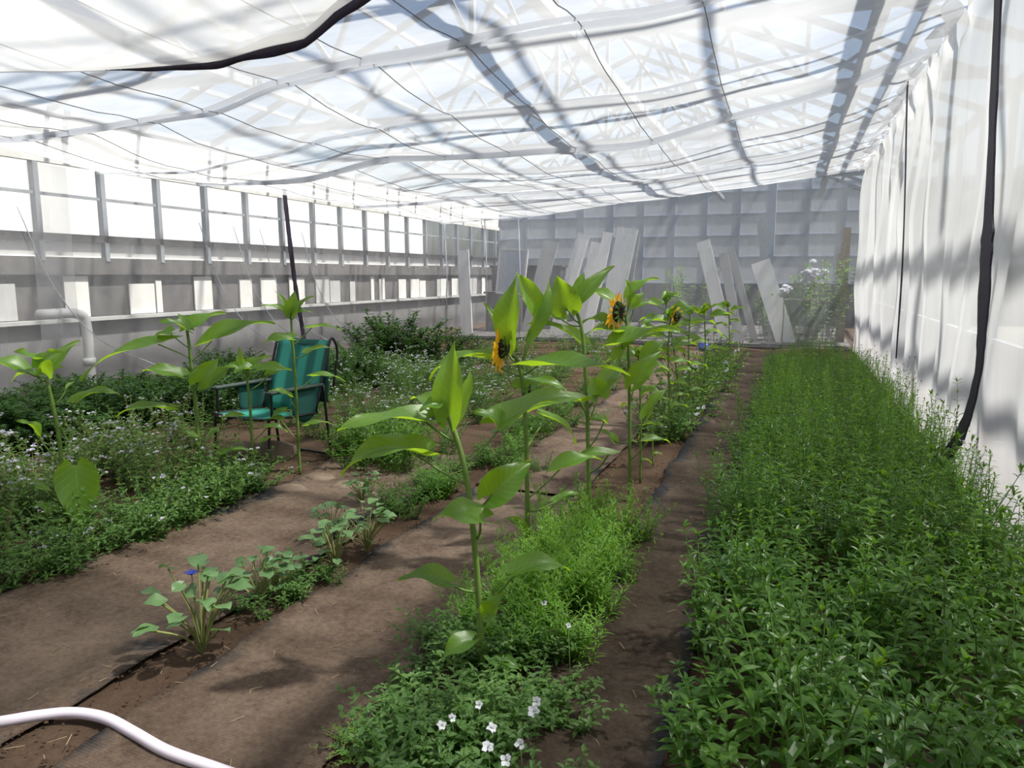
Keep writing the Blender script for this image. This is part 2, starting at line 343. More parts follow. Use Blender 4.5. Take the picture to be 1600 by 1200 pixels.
# left wall: low grey wall, lower row of pale boards, dark beam, upper windows
wall = empty('wall_left', (0, 0, 0)); tag(wall, 'left greenhouse wall with tall windows above a grey plinth', kind='structure')
def wpart(name, material, boxes, parent=wall):
    b = MB()
    for lo, hi in boxes: b.box(lo, hi)
    return b.build(name, material, parent)
W = GX0
wpart('plinth', 'grey_wall', [((W-.1, GY0, 0), (W, GY1, .93))])
wpart('sill_board', 'panel_grey', [((W, GY0, .90), (W+.12, GY1, .95))])
wpart('back_boarding', 'dark_board', [((W-.08, GY0, .93), (W-.04, GY1, 1.75))])
wpart('dark_beam', 'dark_board', [((W-.04, GY0, 1.56), (W+.05, GY1, 1.80))])
wpart('pale_panel', 'board_white', [((W-.06, GY0, 1.82), (W-.02, GY1, 2.02))])
wpart('rail', 'dark_board', [((W-.05, GY0, 2.02), (W+.06, GY1, 2.12))])
wpart('top_rail', 'timber_white', [((W-.05, GY0, 3.05), (W+.05, GY1, 3.15))])
wpart('top_panel', 'panel_white', [((W-.03, GY0, 3.15), (W+.0, GY1, 3.75))])
wpart('middle_rail', 'steel', [((W-.02, GY0, 2.62), (W+.03, GY1, 2.66))])
rr = random.Random(3)
y = GY0; k = 0
postm = MB(); postm.box((W-.04, -.035, 1.75), (W+.06, .035, 3.05)); postm = postm.mesh('post', 'steel')
panem = MB(); panem.v = [(W, .035, 2.12), (W, .985, 2.12), (W, .985, 3.05), (W, .035, 3.05)]; panem.f = [(0, 1, 2, 3)]; panem = panem.mesh('pane', 'glass_clear')
while y < GY1-.1:
    inst(postm, 'post', wall, (0, y, 0)); inst(panem, 'pane', wall, (0, y, 0)); y += 1.02
y = 1.0
while y < 23:
    w = rr.uniform(.10, .50); h = rr.uniform(1.40, 1.55)
    wpart('white_board', rr.choice(('panel_white', 'panel_white', 'panel_grey')), [((W-.03, y, .96), (W-.005, y+w, h))]); y += w+rr.choice((.03, .25, .4, .7))
# right wall
wr_ = empty('wall_right', (0, 0, 0)); tag(wr_, 'right greenhouse wall of glass and steel bars', kind='structure')
W2 = GX1
b = MB(); b.box((W2, GY0, 0), (W2+.1, GY1, .7)); b.build('plinth', 'grey_wall', wr_)
for z in (.75, 1.7, 2.7, 3.68):
    b = MB(); b.box((W2-.03, GY0, z-.04), (W2+.05, GY1, z+.04)); b.build('rail', 'steel', wr_)
pm = MB(); pm.box((W2-.03, -.04, .7), (W2+.05, .04, 3.75)); pm = pm.mesh('post', 'steel')
gm = MB(); gm.v = [(W2, .04, .75), (W2, 1.46, .75), (W2, 1.46, 3.68), (W2, .04, 3.68)]; gm.f = [(0, 1, 2, 3)]; gm = gm.mesh('pane', 'glass_clear')
for j in range(18):
    inst(pm, 'post', wr_, (0, GY0+j*1.5, 0)); inst(gm, 'pane', wr_, (0, GY0+j*1.5, 0))
# gable walls
for nm, Y, lab in (('wall_back', GY1, 'far gable wall of bluish frosted panes in a dark grid of bars'), ('wall_front', GY0, 'near gable wall of the greenhouse behind the viewer')):
    wb = empty(nm, (0, 0, 0)); tag(wb, lab, kind='structure')
    b = MB(); b.box((GX0, Y, 0), (GX1, Y+.1, 1.3)); b.build('plinth', 'grey_wall', wb)
    step = (GX1-GX0)/12
    for i in range(13):
        x = GX0+i*step; b = MB(); b.box((x-.035, Y-.03, .8), (x+.035, Y+.05, roofz(x))); b.build('post', 'steel_blue', wb)
    zs = [1.3, 2.1, 2.75, 3.4, 4.05, 4.7, 5.4]
    for z in zs:
        hx = [x for x in np.linspace(GX0, GX1, 200) if roofz(x) >= z]
        b = MB(); b.box((hx[0], Y-.02, z-.02), (hx[-1], Y+.04, z+.02)); b.build('glazing_bar', 'steel_blue', wb)
    for i in range(12):
        for z0, z1 in zip(zs, zs[1:]+[6.1]):
            xa, xb = GX0+i*step+.035, GX0+(i+1)*step-.035
            za, zb = min(z1, roofz(xa)), min(z1, roofz(xb))
            if max(za, zb) <= z0+.03: continue
            b = MB(); b.v = [(xa, Y, z0), (xb, Y, z0), (xb, Y, max(z0+.01, zb)), (xa, Y, max(z0+.01, za))]; b.f = [(0, 1, 2, 3)]
            b.build('pane', 'glass_frosted', wb)
# shed beyond the gable, and a white block added to brighten the left windows
def shed(name, lo, hi, material, label):
    r = empty(name, ((lo[0]+hi[0])/2, (lo[1]+hi[1])/2, -.12)); tag(r, label, 'building'); c = Vector(r.location)
    b = MB(); b.box(Vector(lo)-c, Vector(hi)-c); b.build('wall', material, r)
    b = MB(); b.box((lo[0]-.3-c.x, lo[1]-.3-c.y, hi[2]-c.z), (hi[0]+.3-c.x, hi[1]+.3-c.y, hi[2]+.2-c.z)); b.build('roof', 'steel_blue', r)
shed('shed', (-12, 29, -.12), (8, 34, 4.6), 'grey_wall', 'grey flat-roofed shed standing beyond the far gable wall')

shed('added_white_block', (-19, -8, -.12), (-15.5, 30, 4.6), 'white_block', 'white block added outside to brighten the left windows')

# ------------------------------------------------------------------ the net tent
SEAM = {16.5: [(-8.1, 2.81), (-5.44, 2.93), (-3.23, 3.17), (-1.22, 3.36), (1.24, 3.62)],
        13: [(-8.1, 2.90), (-5.41, 3.02), (-3.69, 3.08), (-2.55, 3.13), (-.48, 3.39), (1.24, 3.72)],
        9: [(-8.1, 2.88), (-6.26, 2.92), (-5.03, 3.12), (-3.39, 3.03), (-1.78, 3.08), (-.36, 3.38), (1.24, 3.8)],
        7: [(-8.1, 2.80), (-6.63, 2.74), (-5.27, 2.89), (-4.77, 3.01), (-3.4, 3.14), (-1.39, 3.2), (-.1, 3.4), (1.24, 3.75)],
        5.6: [(-8.1, 2.95), (-6.29, 2.96), (-5.04, 3.02), (-4.19, 3.2), (-3.23, 3.31), (-1.13, 3.41), (1.24, 3.75)],
        3.4: [(-8.1, 2.95), (-5.04, 3.1), (-3.23, 3.35), (-1.13, 3.45), (1.24, 3.75)],
        -2: [(-8.1, 2.95), (-5.04, 3.1), (-3.23, 3.35), (-1.13, 3.45), (1.24, 3.75)]}
SY = sorted(SEAM)
def ceilz(x, y):
    for a, b in zip(SY, SY[1:]):
        if y <= b+1e-6: break
    t = min(1, max(0, (y-a)/(b-a)))
    z = lerp_tab(SEAM[a], x)*(1-t)+lerp_tab(SEAM[b], x)*t
    edge = min(1, (x-XL)/.6, (XR-x)/.6); edge = max(0, edge)
    z -= edge*.20*4*t*(1-t)*min(1, (b-a)/3.5)*.5
    z += edge*.03*noise.noise((x*.8, y*1.5, 2)) + edge*.02*noise.noise((x*.35, y*4, 8))
    return z
panels = [(-2, 3.4, 'white ceiling net nearest the viewer, overhead'), (3.4, 5.6, 'white ceiling net panel with a pale gathered fold behind it'),
          (5.6, 7, 'narrow ceiling net panel in front of the thin grey seam'), (7, 9, 'ceiling net panel ending at the triple pleated fold'),
          (9, 13, 'ceiling net panel behind the triple pleated fold'), (13, 16.5, 'farthest ceiling net panel, meeting the back net')]
for a, b_, lab in panels:
    r = empty('ceiling_net', ((XL+XR)/2, (a+b_)/2, 3.2)); tag(r, lab, 'netting', 'ceiling net panels'); c = Vector(r.location)
    mb = MB(); mb.grid(110, max(16, int((b_-a)/.08)), lambda u, v: Vector((XL+(XR-XL)*u, a+(b_-a)*v, ceilz(XL+(XR-XL)*u, a+(b_-a)*v)))-c)
    mb.build('sheet', 'net_ceiling', r, True)
    # pleats gathered along the far seam
    npl = {9: 3, 13: 2, 5.6: 2}.get(b_, 1)
    for k in range(npl):
        w = .065 if npl > 1 else .045; dep = .05+.02*k if npl > 1 else .03
        def fold(u, v, k=k, w=w, dep=dep):
            x = XL+(XR-XL)*u; yy = b_-.02-k*.17 + .05*noise.noise((x*.9, k, b_))
            ss = v*2-1
            return Vector((x, yy+ss*w*.5, ceilz(x, b_-.01-k*.17)-dep*(1-ss*ss)*(.7+.6*noise.noise((x*.7, k*3, b_)))-.006))-c
        mb = MB(); mb.grid(110, 4, fold); mb.build('pleat', 'net_hem', r, True)
# lower front sheet with the dark hem
def frontz(x): return lerp_tab([(-8, 2.78), (-4.14, 2.66), (-3.3, 2.59), (-2.64, 2.57), (-2.16, 2.61), (-1.92, 2.74), (-1.4, 3.0), (-.6, 3.3)], x)
fr = empty('front_net', (-4, 1.5, 2.6)); tag(fr, 'lower white net sheet with a dark hem, hanging at upper left', 'netting')
c = Vector(fr.location)
def fs(u, v):
    x = -7.9+(7.9-.7)*u; y = 1.25+(3.0-1.25)*v
    return Vector((x, y, frontz(x)+.12*(1-v)+.05*math.sin(y*4.2+x*.3)*(1-.5*v)*(.6+.5*noise.noise((x*.5, y, 4)))*(1 if v < .98 else .3)))-c
mb = MB(); mb.grid(90, 70, fs); mb.build('sheet', 'net_front', fr, True)
def hem(x0, x1, w0, w1, z0):
    def fn(u, v):
        x = x0+(x1-x0)*u; w = w0+(w1-w0)*math.sin(math.pi*min(1, u*1.0))
        return Vector((x, 3.0+.015*math.sin(x*6), frontz(x)+z0+w*(1+.35*noise.noise((x*5, 0, 0)))*(v-.5)))-c
    return fn
mb = MB(); mb.grid(60, 2, hem(-3.35, -.75, .012, .085, 0)); o = mb.build('dark_hem', 'tape', fr, True); o.modifiers.new('t', 'SOLIDIFY').thickness = .006
mb = MB(); mb.grid(60, 2, hem(-7.9, -3.25, .02, .02, 0)); mb.build('pale_hem', 'net_hem', fr, True)

def pleat(s, seed): return .32*math.sin(s*6+6*noise.noise((s*.7, seed, 0)))+.75*noise.noise((s*1.5, seed, 1))+.45*noise.noise((s*3.7, seed, 4))
# right curtain: dense white net hanging in pleats
rn = empty('net_curtain', (XR, 8.5, 0)); tag(rn, 'dense white net curtain hanging in folds along the right side', 'netting'); c = Vector(rn.location)
def rightnet(u, v):
    y = -1.0+(YB+1.0)*u; z = 3.78*v
    am = .085+.06*(1-v)*(v)*2
    x = XR+am*pleat(y*.9+.22*math.sin(z*1.3+y*.8)+.12*z, 3)+.05*noise.noise((y*.6, z*1.1, 4))+.10*math.sin(math.pi*v)*-.4 + .12*(1-v)**3*noise.noise((y*.5, 2, 2))
    if v > .93: x += .05*math.sin(y*7)
    return Vector((x, y, z))-c
mb = MB(); mb.grid(330, 40, rightnet); mb.build('sheet', 'net_right', rn, True)
mb = MB()
def ruff(u, v):
    y = 2+(YB-2)*u; s = y*7
    return Vector((XR-.10-.10*v+.06*math.sin(s), y+.05*math.cos(s*1.3), 3.72+.03*math.sin(s*.7)-.20*v*(.6+.5*noise.noise((y*1.7, 1, 1)))))-c
mb.grid(300, 4, ruff); mb.build('gathered_top', 'net_right', rn, True)
# left curtain and back curtain: thin, see-through
ln = empty('net_curtain', (XL, 7, 0)); tag(ln, 'thin grey see-through net curtain along the left windows', 'netting'); c = Vector(ln.location)
mb = MB(); mb.grid(220, 12, lambda u, v: Vector((XL+.05*pleat((-1+(YB+1)*u)*.45, 8)*(1-.4*v), -1+(YB+1)*u, ceilz(XL, -1+(YB+1)*u)*v))-c); mb.build('sheet', 'net_left', ln, True)
for y in (8.6, 9.3, 9.9, 11.0, 5.9):
    mb = MB()
    pts = spline([(XL+.03, y, 2.3), (XL+.05, y+.35, 1.4), (XL+.06, y+.9, .75), (XL+.08, y+1.7, .35)], 6)
    mb.tube([Vector(p)-c for p in pts], .006, 5); mb.build('fold_crease', 'net_hem', ln, True)
mb = MB()
for y, w in ((6.02, .5),): mb.grid(3, 12, lambda u, v: Vector((XL+.06+.03*math.sin(u*6), y+w*u, .7+2.1*v))-c)
mb.build('overlap_flap', 'net_left', ln, True)
bn = empty('net_curtain', ((XL+XR)/2, YB, 0)); tag(bn, 'thin see-through net curtain across the back of the tent', 'netting'); c = Vector(bn.location)
mb = MB(); mb.grid(200, 12, lambda u, v: Vector((XL+(XR-XL)*u, YB+.04*pleat((XL+(XR-XL)*u)*.5, 5), .03+(ceilz(XL+(XR-XL)*u, YB)-.03)*v))-c); mb.build('sheet', 'net_back', bn, True)
mb = MB(); mb.bar((XL-c.x, -.05, .03), (XR-c.x, -.05, .03), .05, .05); mb.build('bottom_batten', 'dark_board', bn)
for x in (-7.95, -6.9, -6.05):
    mb = MB(); mb.tube([(x-c.x, -.03, 2.85), (x-c.x+.04, -.02, 1.6), (x-c.x+.02, -.04, .2)], .012, 6); mb.build('fold_crease', 'net_hem', bn, True)

# dark zip tapes
def tape(name, pts, w, label, nrm):
    pts = spline(pts, 10); r = empty(name, pts[-1]); tag(r, label, 'tape'); c = pts[-1]
    mb = MB(); n_ = Vector(nrm); k = len(pts); V = []
    for i, p in enumerate(pts):
        t = (pts[min(i+1, k-1)]-pts[max(i-1, 0)]).normalized(); s = t.cross(n_).normalized(); f = i/(k-1)
        ww = w*(lerp_tab(WPROF, f))*(.9+.35*noise.noise((f*22, w*90, 0))); q = n_*.012
        V += [p-c-s*ww/2-q*.5, p-c+s*ww/2-q*.5, p-c+s*ww/2+q*.5, p-c-s*ww/2+q*.5]
    F = [(i*4+j, i*4+(j+1) % 4, (i+1)*4+(j+1) % 4, (i+1)*4+j) for i in range(k-1) for j in range(4)]+[(3, 2, 1, 0), tuple(4*(k-1)+j for j in range(4))]
    mb.add(V, F); mb.build('tape', 'tape', r, False)
    return r, pts
WPROF = [(0, .8), (.3, .8), (.48, 1.5), (.56, 1.35), (.7, .75), (1, .7)]
tx = 1.05
tape('zip_tape', [AX(1566, -60, tx), AX(1560, 0, tx), AX(1553, 150, tx), AX(1545, 330, tx), AX(1541, 400, tx), AX(1534, 520, tx), AX(1527, 590, tx), AX(1505, 670, tx), AX(1474, 722, tx-.03)], .20,
     'wide black zip tape snaking down the right net curtain', (-1, 0, 0))
WPROF = [(0, .7), (.2, 1.5), (.4, .9), (.6, .5), (.8, 1.2), (1, .5)]
tape('zip_tape', [AX(1425, 68, 1.1), AX(1418, 130, 1.1), AX(1414, 300, 1.1), AX(1409, 430, 1.1), AX(1400, 560, 1.1)], .055, 'thin black zip slit farther back on the right net curtain', (-1, 0, 0))
WPROF = [(0, 1), (.5, 1.05), (1, .9)]
tape('zip_tape', [AX(444, 296, XL+.12), AX(452, 370, XL+.12), AX(462, 450, XL+.12), AX(474, 525, XL+.12), AX(482, 600, XL+.12)], .11, 'straight black strap hanging down in front of the left net, behind the green chair', (1, 0, 0))

# support wires under the ceiling net
for k, x in enumerate((-7.4, -6.6, -5.7, -4.9, -4.1, -3.3, -2.5, -1.6, -.7)):
    mb = MB(); c = Vector((x, 8, 3)); yy = np.linspace(2.9, 16.4, 60)
    mb.tube([Vector((x+.05*math.sin(y*.2+k), y, ceilz(x, y)-.02))-c for y in yy], .0045, 5, True)
    o = mb.build('support_wire', 'wire', None, True, c); tag(o, f'thin dark wire under the ceiling net, {["first","second","third","fourth","fifth","sixth","seventh","eighth","ninth"][k]} from the left', 'wire', 'wires under the ceiling net')

# ------------------------------------------------------------------ things stored behind the back net
def leaning(name, x, y, w, h, lean, mat_, label, cat, th=.03, dx=0.0):
    o = MB(); o.box((-w/2, 0, 0), (w/2, th, h)); r = o.build(name, mat_, None, False, (x, y, .02)); r.rotation_euler = (math.radians(-lean), math.radians(dx), 0)
    return tag(r, label, cat, 'boards leaning behind the back net')
bl = ['thin white batten leaning over the dark cabinet', 'white plank tilted right of the batten', 'tall pale plank left of the wide white board', 'short white offcut near the long white board',
      'narrow white board leaning leftmost behind the back net', 'tall white board leaning right of the old window sash', 'wide white board leaning at the middle of the back net', 'pale board beside the wide white board',
      'short pale board leaning above the sunflowers', 'long white board leaning left past the far seedling', 'thin pale lath behind the far seedling', 'curved-looking white board leaning by the blue post',
      'pale board leaning near the floor by the roses', 'grey board leaning behind the second sunflower', 'slim white lath left of the blue post']
bs = [(-5.35, 17.4, .16, 2.5, 9, 12, 'panel_white'), (-5.0, 17.8, .28, 2.4, 9, 10, 'panel_white'), (-4.55, 17.0, .2, 2.6, 9, 9, 'panel_white'), (-1.05, 17.2, .18, 2.1, 9, -13, 'panel_grey'),
      (-7.9, 17.6, .28, 2.2, 6, -5, 'panel_white'), (-5.8, 18.6, .30, 2.7, 8, 14, 'panel_white'), (-4.35, 18.2, .45, 2.75, 8, 9, 'panel_white'), (-4.0, 18.4, .16, 2.6, 7, 6, 'panel_grey'),
      (-4.75, 17.2, .42, 1.2, 14, 10, 'panel_grey'), (-1.35, 17.5, .26, 2.45, 10, -16, 'panel_white'), (-.75, 17.8, .14, 2.3, 9, -17, 'panel_grey'), (-.05, 17.3, .36, 2.0, 12, -20, 'panel_white'),
      (.35, 17.4, .22, .95, 20, 28, 'panel_white'), (-6.5, 18.4, .35, 2.5, 9, 12, 'panel_grey'), (-.4, 19.2, .2, 2.9, 5, -8, 'panel_grey')]
for lab, (x, y, w, h, le, dx, mt_) in zip(bl, bs): leaning('leaning_board', x, y, w*1.15, h, le, 'board_white' if mt_ == 'panel_white' else mt_, lab, 'board', .03, dx)
ws = empty('window_sash', (-7.3, 18.2, 1.1)); tag(ws, 'old white window sash propped behind the back net at left', 'window frame')
b = MB()
for p, q in (((0, 0, 0), (.75, 0, 0)), ((0, 0, 1.15), (.75, 0, 1.15)), ((0, 0, 0), (0, 0, 1.15)), ((.75, 0, 0), (.75, 0, 1.15))): b.bar(p, q, .05, .05)
b.build('frame', 'panel_white', ws); b = MB(); b.box((0.02, -.004, .02), (.73, .004, 1.13)); b.build('pane', 'glass_frosted', ws); ws.rotation_euler = (-.12, .06, 0)
b = MB(); b.box((-.45, 0, 0), (.45, .4, 1.05)); b.box((-.5, -.03, 1.05), (.5, .43, 1.1)); tag(b.build('storage_bench', 'dark_board', None, False, (-7.2, 18.3, .02)), 'dark storage bench under the old window sash', 'bench')
b = MB(); b.box((-1.0, -.25, 0), (1.0, .25, 1.75)); b.box((-1.05, -.3, 1.75), (1.05, .3, 1.8))
for k_ in (-.5, .5): b.box((k_-.46, -.27, .08), (k_+.46, -.25, 1.68))
tag(b.build('storage_cabinet', 'dark_board', None, False, (-6.9, 19.6, .02)), 'wide dark storage cabinet behind the back net at left', 'cabinet')
pb = MB(); pb.box((-.09, -.09, 0), (.09, .09, 4.0)); pb.box((-.14, -.14, 0), (.14, .14, .06)); tag(pb.build('post', 'steel_blue', None, False, (-.56, 18.9, .02)), 'blue-grey steel post standing behind the back net', 'post')
pb = MB(); pb.box((-.09, -.06, 0), (.09, .06, 2.55)); pb.box((-.16, -.05, 1.55), (-.09, .05, 2.0)); tag(pb.build('timber_post', 'straw', None, False, (1.02, 17.8, .02)), 'weathered timber post by the white roses behind the back net', 'post')
for x, w, h in ((-3.2, 1.1, .9), (-2.2, .9, .75), (.3, 1.2, .95)):
    b = MB(); b.box((-w/2, -.3, h-.05), (w/2, .3, h))
    for sx in (-1, 1):
        for sy in (-1, 1): b.box((sx*(w/2-.05)-.025, sy*.25-.025, 0), (sx*(w/2-.05)+.025, sy*.25+.025, h-.05))
    o = b.build('staging_table', 'dark_board', None, False, (x, 19.5, .02))
    tag(o, {-3.2: 'dark staging table behind the tallest sunflowers', -2.2: 'low dark staging table left of the blue post', .3: 'dark staging table behind the white roses'}[x], 'table')
mb = MB(); mb.grid(60, 36, lambda u, v: (-8.0+9.2*u, 16.75+6.2*v, .075+soilz(-8.0+9.2*u, 16.75+6.2*v)*.5+.03*noise.noise((u*14, v*9, 2)))); o = mb.build('darkening_sheet', 'dark_board', None, True); o.modifiers.new('t', 'SOLIDIFY').thickness = .004  # sheet added to darken the brightly lit floor back there
tag(o, 'dark grey sheet added to darken the floor behind the back net', 'sheet')
# white elbow pipe between left wall and left net
pp = empty('drain_pipe', (-8.7, 6.6, 0)); tag(pp, 'white elbow pipe behind the left net', 'pipe'); c = Vector(pp.location)
p1 = AX(60, 492, -8.7); p2 = AX(118, 490, -8.7); p3 = AX(134, 505, -8.7); p4 = AX(140, 565, -8.7); p5 = Vector((p4.x, p4.y, .02))
b = MB(); b.tube([Vector(p)-c for p in spline([p1, p2, p3, p4, p5], 5)], .065, 12); b.build('pipe', 'pipe_white', pp, True)
b = MB(); b.tube([p4-c+Vector((0, 0, .05)), p4-c-Vector((0, 0, .05))], .08, 12); b.build('coupling', 'pipe_white', pp, True)

# ------------------------------------------------------------------ leaves and plant meshes
def blade(mb, base, tip, width, nrm, arch=.12, fold=.25, wave=.06, seed=0, nu=9, nv=6, heart=.10, pw=.62, curl=0.0, tipd=0.0):
    base, tip = Vector(base), Vector(tip); d = tip-base; L = d.length; d.normalize(); n_ = Vector(nrm); n_ = (n_-d*n_.dot(d))
    n_ = n_.normalized() if n_.length > 1e-4 else Vector((0, 0, 1)); s = n_.cross(d)
    if mb.uv is None: mb.uv = []
    k = len(mb.v)
    for i in range(nu+1):
        t = i/nu; half = .5*width*(math.sin(math.pi*min(1, (t*.985+.012))**pw)**.95)
        for j in range(nv+1):
            v = j/nv*2-1; a = abs(v)
            x = L*t - heart*L*((1-t)**3)*a*a*1.6
            y = half*v*(1-.25*fold*a)
            z = arch*L*4*t*(1-t) - tipd*L*t**4 + fold*half*a + wave*width*math.sin(t*9+seed+2*v)*a*a - curl*half*a*a*2
            mb.v.append(tuple(base+d*x+s*y+n_*z)); mb.uv.append((t, j/nv))
    for i in range(nu):
        for j in range(nv):
            q = k+i*(nv+1)+j; mb.f.append((q, q+1, q+nv+2, q+nv+1))
def cheap_leaf(mb, base, d, up, L, w, droop=.25):
    base, d = Vector(base), Vector(d).normalized(); up = Vector(up); s = d.cross(up)
    s = s.normalized() if s.length > 1e-4 else Vector((1, 0, 0)); u = s.cross(d)
    a = base+d*(L*.35)+u*(L*.06); b_ = base+d*(L*.7)-u*(L*droop*.25); t = base+d*(L*.97)-u*(L*droop)
    f = u*(w*.22)
    k = len(mb.v); mb.v += [tuple(p) for p in (base, a, b_, t, a+s*w*.5+f, a-s*w*.5+f, b_+s*w*.42+f, b_-s*w*.42+f)]
    mb.f += [(k, k+4, k+1), (k, k+1, k+5), (k+4, k+6, k+2, k+1), (k+1, k+2, k+7, k+5), (k+6, k+3, k+2), (k+2, k+3, k+7)]
def puff(mb, c, r, rng, n=9):
    c = Vector(c)
    for _ in range(n):
        d = Vector((rng.gauss(0, 1), rng.gauss(0, 1), abs(rng.gauss(0, 1))+.3)).normalized(); s = d.cross(Vector((.3, .5, .8))).normalized(); p = c+d*r
        k = len(mb.v); mb.v += [tuple(c+d*r*.2), tuple(p+s*r*.42), tuple(p+d*r*.25), tuple(p-s*r*.42)]; mb.f += [(k, k+1, k+2, k+3)]
def rdir(rng, tilt): 
    a = rng.uniform(0, 2*math.pi); return Vector((math.cos(a)*math.cos(tilt), math.sin(a)*math.cos(tilt), math.sin(tilt)))

def herb(rng, nst, h, spread, L, w, spacing, lift=.35, flower=0, fr=.012, lean=.35, stemr=.003, pairs=2, taper=True, rosette=0):
    S, F, B = MB(), MB(), MB()
    for k in range(nst):
        az = rng.uniform(0, 2*math.pi); ln_ = rng.uniform(0, lean); hh = h*rng.uniform(.65, 1.08); r0 = spread*rng.random()**.5
        p0 = Vector((math.cos(az)*r0*.35, math.sin(az)*r0*.35, 0)); o = Vector((math.cos(az), math.sin(az), 0))
        pts = [p0+o*(ln_*hh*t*t*.9+spread*.4*t*(r0/max(spread, 1e-3)))+Vector((rng.gauss(0, .01*h), rng.gauss(0, .01*h), hh*t*(1-.15*ln_*t))) for t in (0, .25, .5, .75, 1)]
        S.tube(pts, [stemr, stemr*.9, stemr*.8, stemr*.6, stemr*.35], 4, False)
        n = max(2, int(hh/spacing)); ph = rng.uniform(0, 6)
        for i in range(n):
            t = (i+.6)/n; q = t*4; a = min(3, int(q)); p = pts[a].lerp(pts[a+1], q-a)
            sz = (1-.55*max(0, t-.45)/.55 if taper else 1)*(.55+.45*min(1, t*3))*rng.uniform(.75, 1.15)
            for m_ in range(pairs):
                b_ = ph+i*1.57+m_*2*math.pi/pairs+rng.uniform(-.3, .3); el = lift+rng.uniform(-.3, .3)+.5*max(0, t-.7)
                d = Vector((math.cos(b_)*math.cos(el), math.sin(b_)*math.cos(el), math.sin(el)))
                cheap_leaf(F, p, d, (0, 0, 1), L*sz, w*sz, rng.uniform(.05, .4))
        for m_ in range(4 if taper else 2):
            d = rdir(rng, rng.uniform(.6, 1.3)); cheap_leaf(F, pts[-1], d, (0, 0, 1), L*.5, w*.5, .1)
        if flower and rng.random() < flower:
            for m_ in range(rng.randint(1, 4)):
                off = Vector((rng.gauss(0, .02), rng.gauss(0, .02), rng.uniform(.01, .03))); S.tube([pts[-1], pts[-1]+off], .0015, 3, False); puff(B, pts[-1]+off, fr*rng.uniform(.8, 1.3), rng)
    for k in range(rosette):
        d = rdir(rng, rng.uniform(.1, .9)); cheap_leaf(F, (0, 0, .01), d, (0, 0, 1), L*rng.uniform(1, 1.7), w*rng.uniform(1, 1.5), .4)
    return S, F, B
def round_plant(rng, n, h, rad):
    S, F = MB(), MB(); F.uv = []
    for k in range(n):
        az = k*2.4+rng.uniform(-.4, .4); hh = h*rng.uniform(.35, 1.05); r = h*rng.uniform(.25, .75)*(1.15-.5*hh/h)
        top = Vector((math.cos(az)*r, math.sin(az)*r, hh)); S.tube(spline([(0, 0, 0), (top.x*.35, top.y*.35, hh*.55), top], 3), .0035, 5, False)
        o = Vector((math.cos(az), math.sin(az), rng.uniform(-.35, .25))).normalized(); R_ = rad*rng.uniform(.7, 1.25)
        blade(F, top-o*R_*.45, top+o*R_*1.35, R_*1.9, (rng.gauss(0, .25), rng.gauss(0, .25), 1), .10, .16, .06, k, 7, 6, .2, .8)
    return S, F

KIND = {}
def kind(name, mk, nvar, smat, fmat, bmat=None):
    L = []
    for k in range(nvar):
        r = mk(random.Random(hash((len(name), k)) & 0xffff)); S, F = r[0], r[1]; B = r[2] if len(r) > 2 else None
        L.append((S.mesh('stem', smat), F.mesh('foliage', fmat, fmat == 'leaf_round'), B.mesh('blossom', bmat) if (B and B.v and bmat) else None, S, F, B))
    KIND[name] = L
def plant(kn, name, x, y, label, cat, group, sc=1.0, zs=1.0, rng=R, rz=None, var=None):
    L = KIND[kn]; v = L[rng.randrange(len(L)) if var is None else var]; r = empty(name, (x, y, soilz(x, y)-.004), rng.uniform(0, 6.28) if rz is None else rz); r.scale = (sc, sc, sc*zs)
    tag(r, label, cat, group); inst(v[0], 'stem', r); inst(v[1], 'foliage', r)
    if v[2]: inst(v[2], 'blossom', r)
    return r
def stuff(kn, name, items, mats, label, cat, loc=(0, 0, 0)):
    """items: (x, y, rz, sx, sz) - one joined object of many plants with leaf and stem materials"""
    vs_, fs_, mi = [], [], []; off = 0
    for (x, y, rz, sx, sz, k) in items:
        S, F, B = KIND[kn][k][3:6]; ca, sa = math.cos(rz), math.sin(rz); z0 = soilz(x, y)
        for part, idx in ((S, 0), (F, 1), (B, 2)):
            if not part or not part.v: continue
            a = np.array(part.v); v = np.stack([(a[:, 0]*ca-a[:, 1]*sa)*sx+x, (a[:, 0]*sa+a[:, 1]*ca)*sx+y, a[:, 2]*sz+z0], 1)
            vs_.append(v); fs_ += [tuple(i+off for i in f) for f in part.f]; mi += [idx]*len(part.f); off += len(v)
    me = bpy.data.meshes.new(name); me.from_pydata(np.concatenate(vs_).tolist(), [], fs_)
    for q in mats: me.materials.append(MAT[q])
    me.polygons.foreach_set('material_index', mi); me.update()
    o = bpy.data.objects.new(name, me); COL.objects.link(o); tag(o, label, cat, None, 'stuff'); return o

# ------------------------------------------------------------------ the dense green bed on the right
kind('shoot_near', lambda r: herb(r, 3, .46, .11, .085, .027, .040, .25, 0, .01, .40, .0038, 2), 10, 'stem_hedge', 'leaf_hedge')
kind('shoot', lambda r: herb(r, 3, .50, .11, .072, .016, .034, .45, 0, .01, .30, .0032, 2), 6, 'stem_hedge', 'leaf_hedge')
kind('shoot_far', lambda r: herb(r, 3, .50, .12, .06, .014, .045, .5, 0, .01, .35, .003, 2), 4, 'stem_hedge', 'leaf_hedge')
rg = random.Random(21)
pos = []
y = 2.0
while y < 14.2:
    step = .145 if y < 4.5 else .155
    x = -.34
    while x < 1.17:
        px, py = x+rg.uniform(-.05, .05), y+rg.uniform(-.05, .05)
        lim = -.30+.06*noise.noise((py*1.3, 0, 0))-(.03 if py > 4 else 0)
        if px > lim: pos.append((px, py))
        x += step
    y += step
def vis(p):    # order by how large they show
    return (Vector((p[0], p[1], .3))-O).length
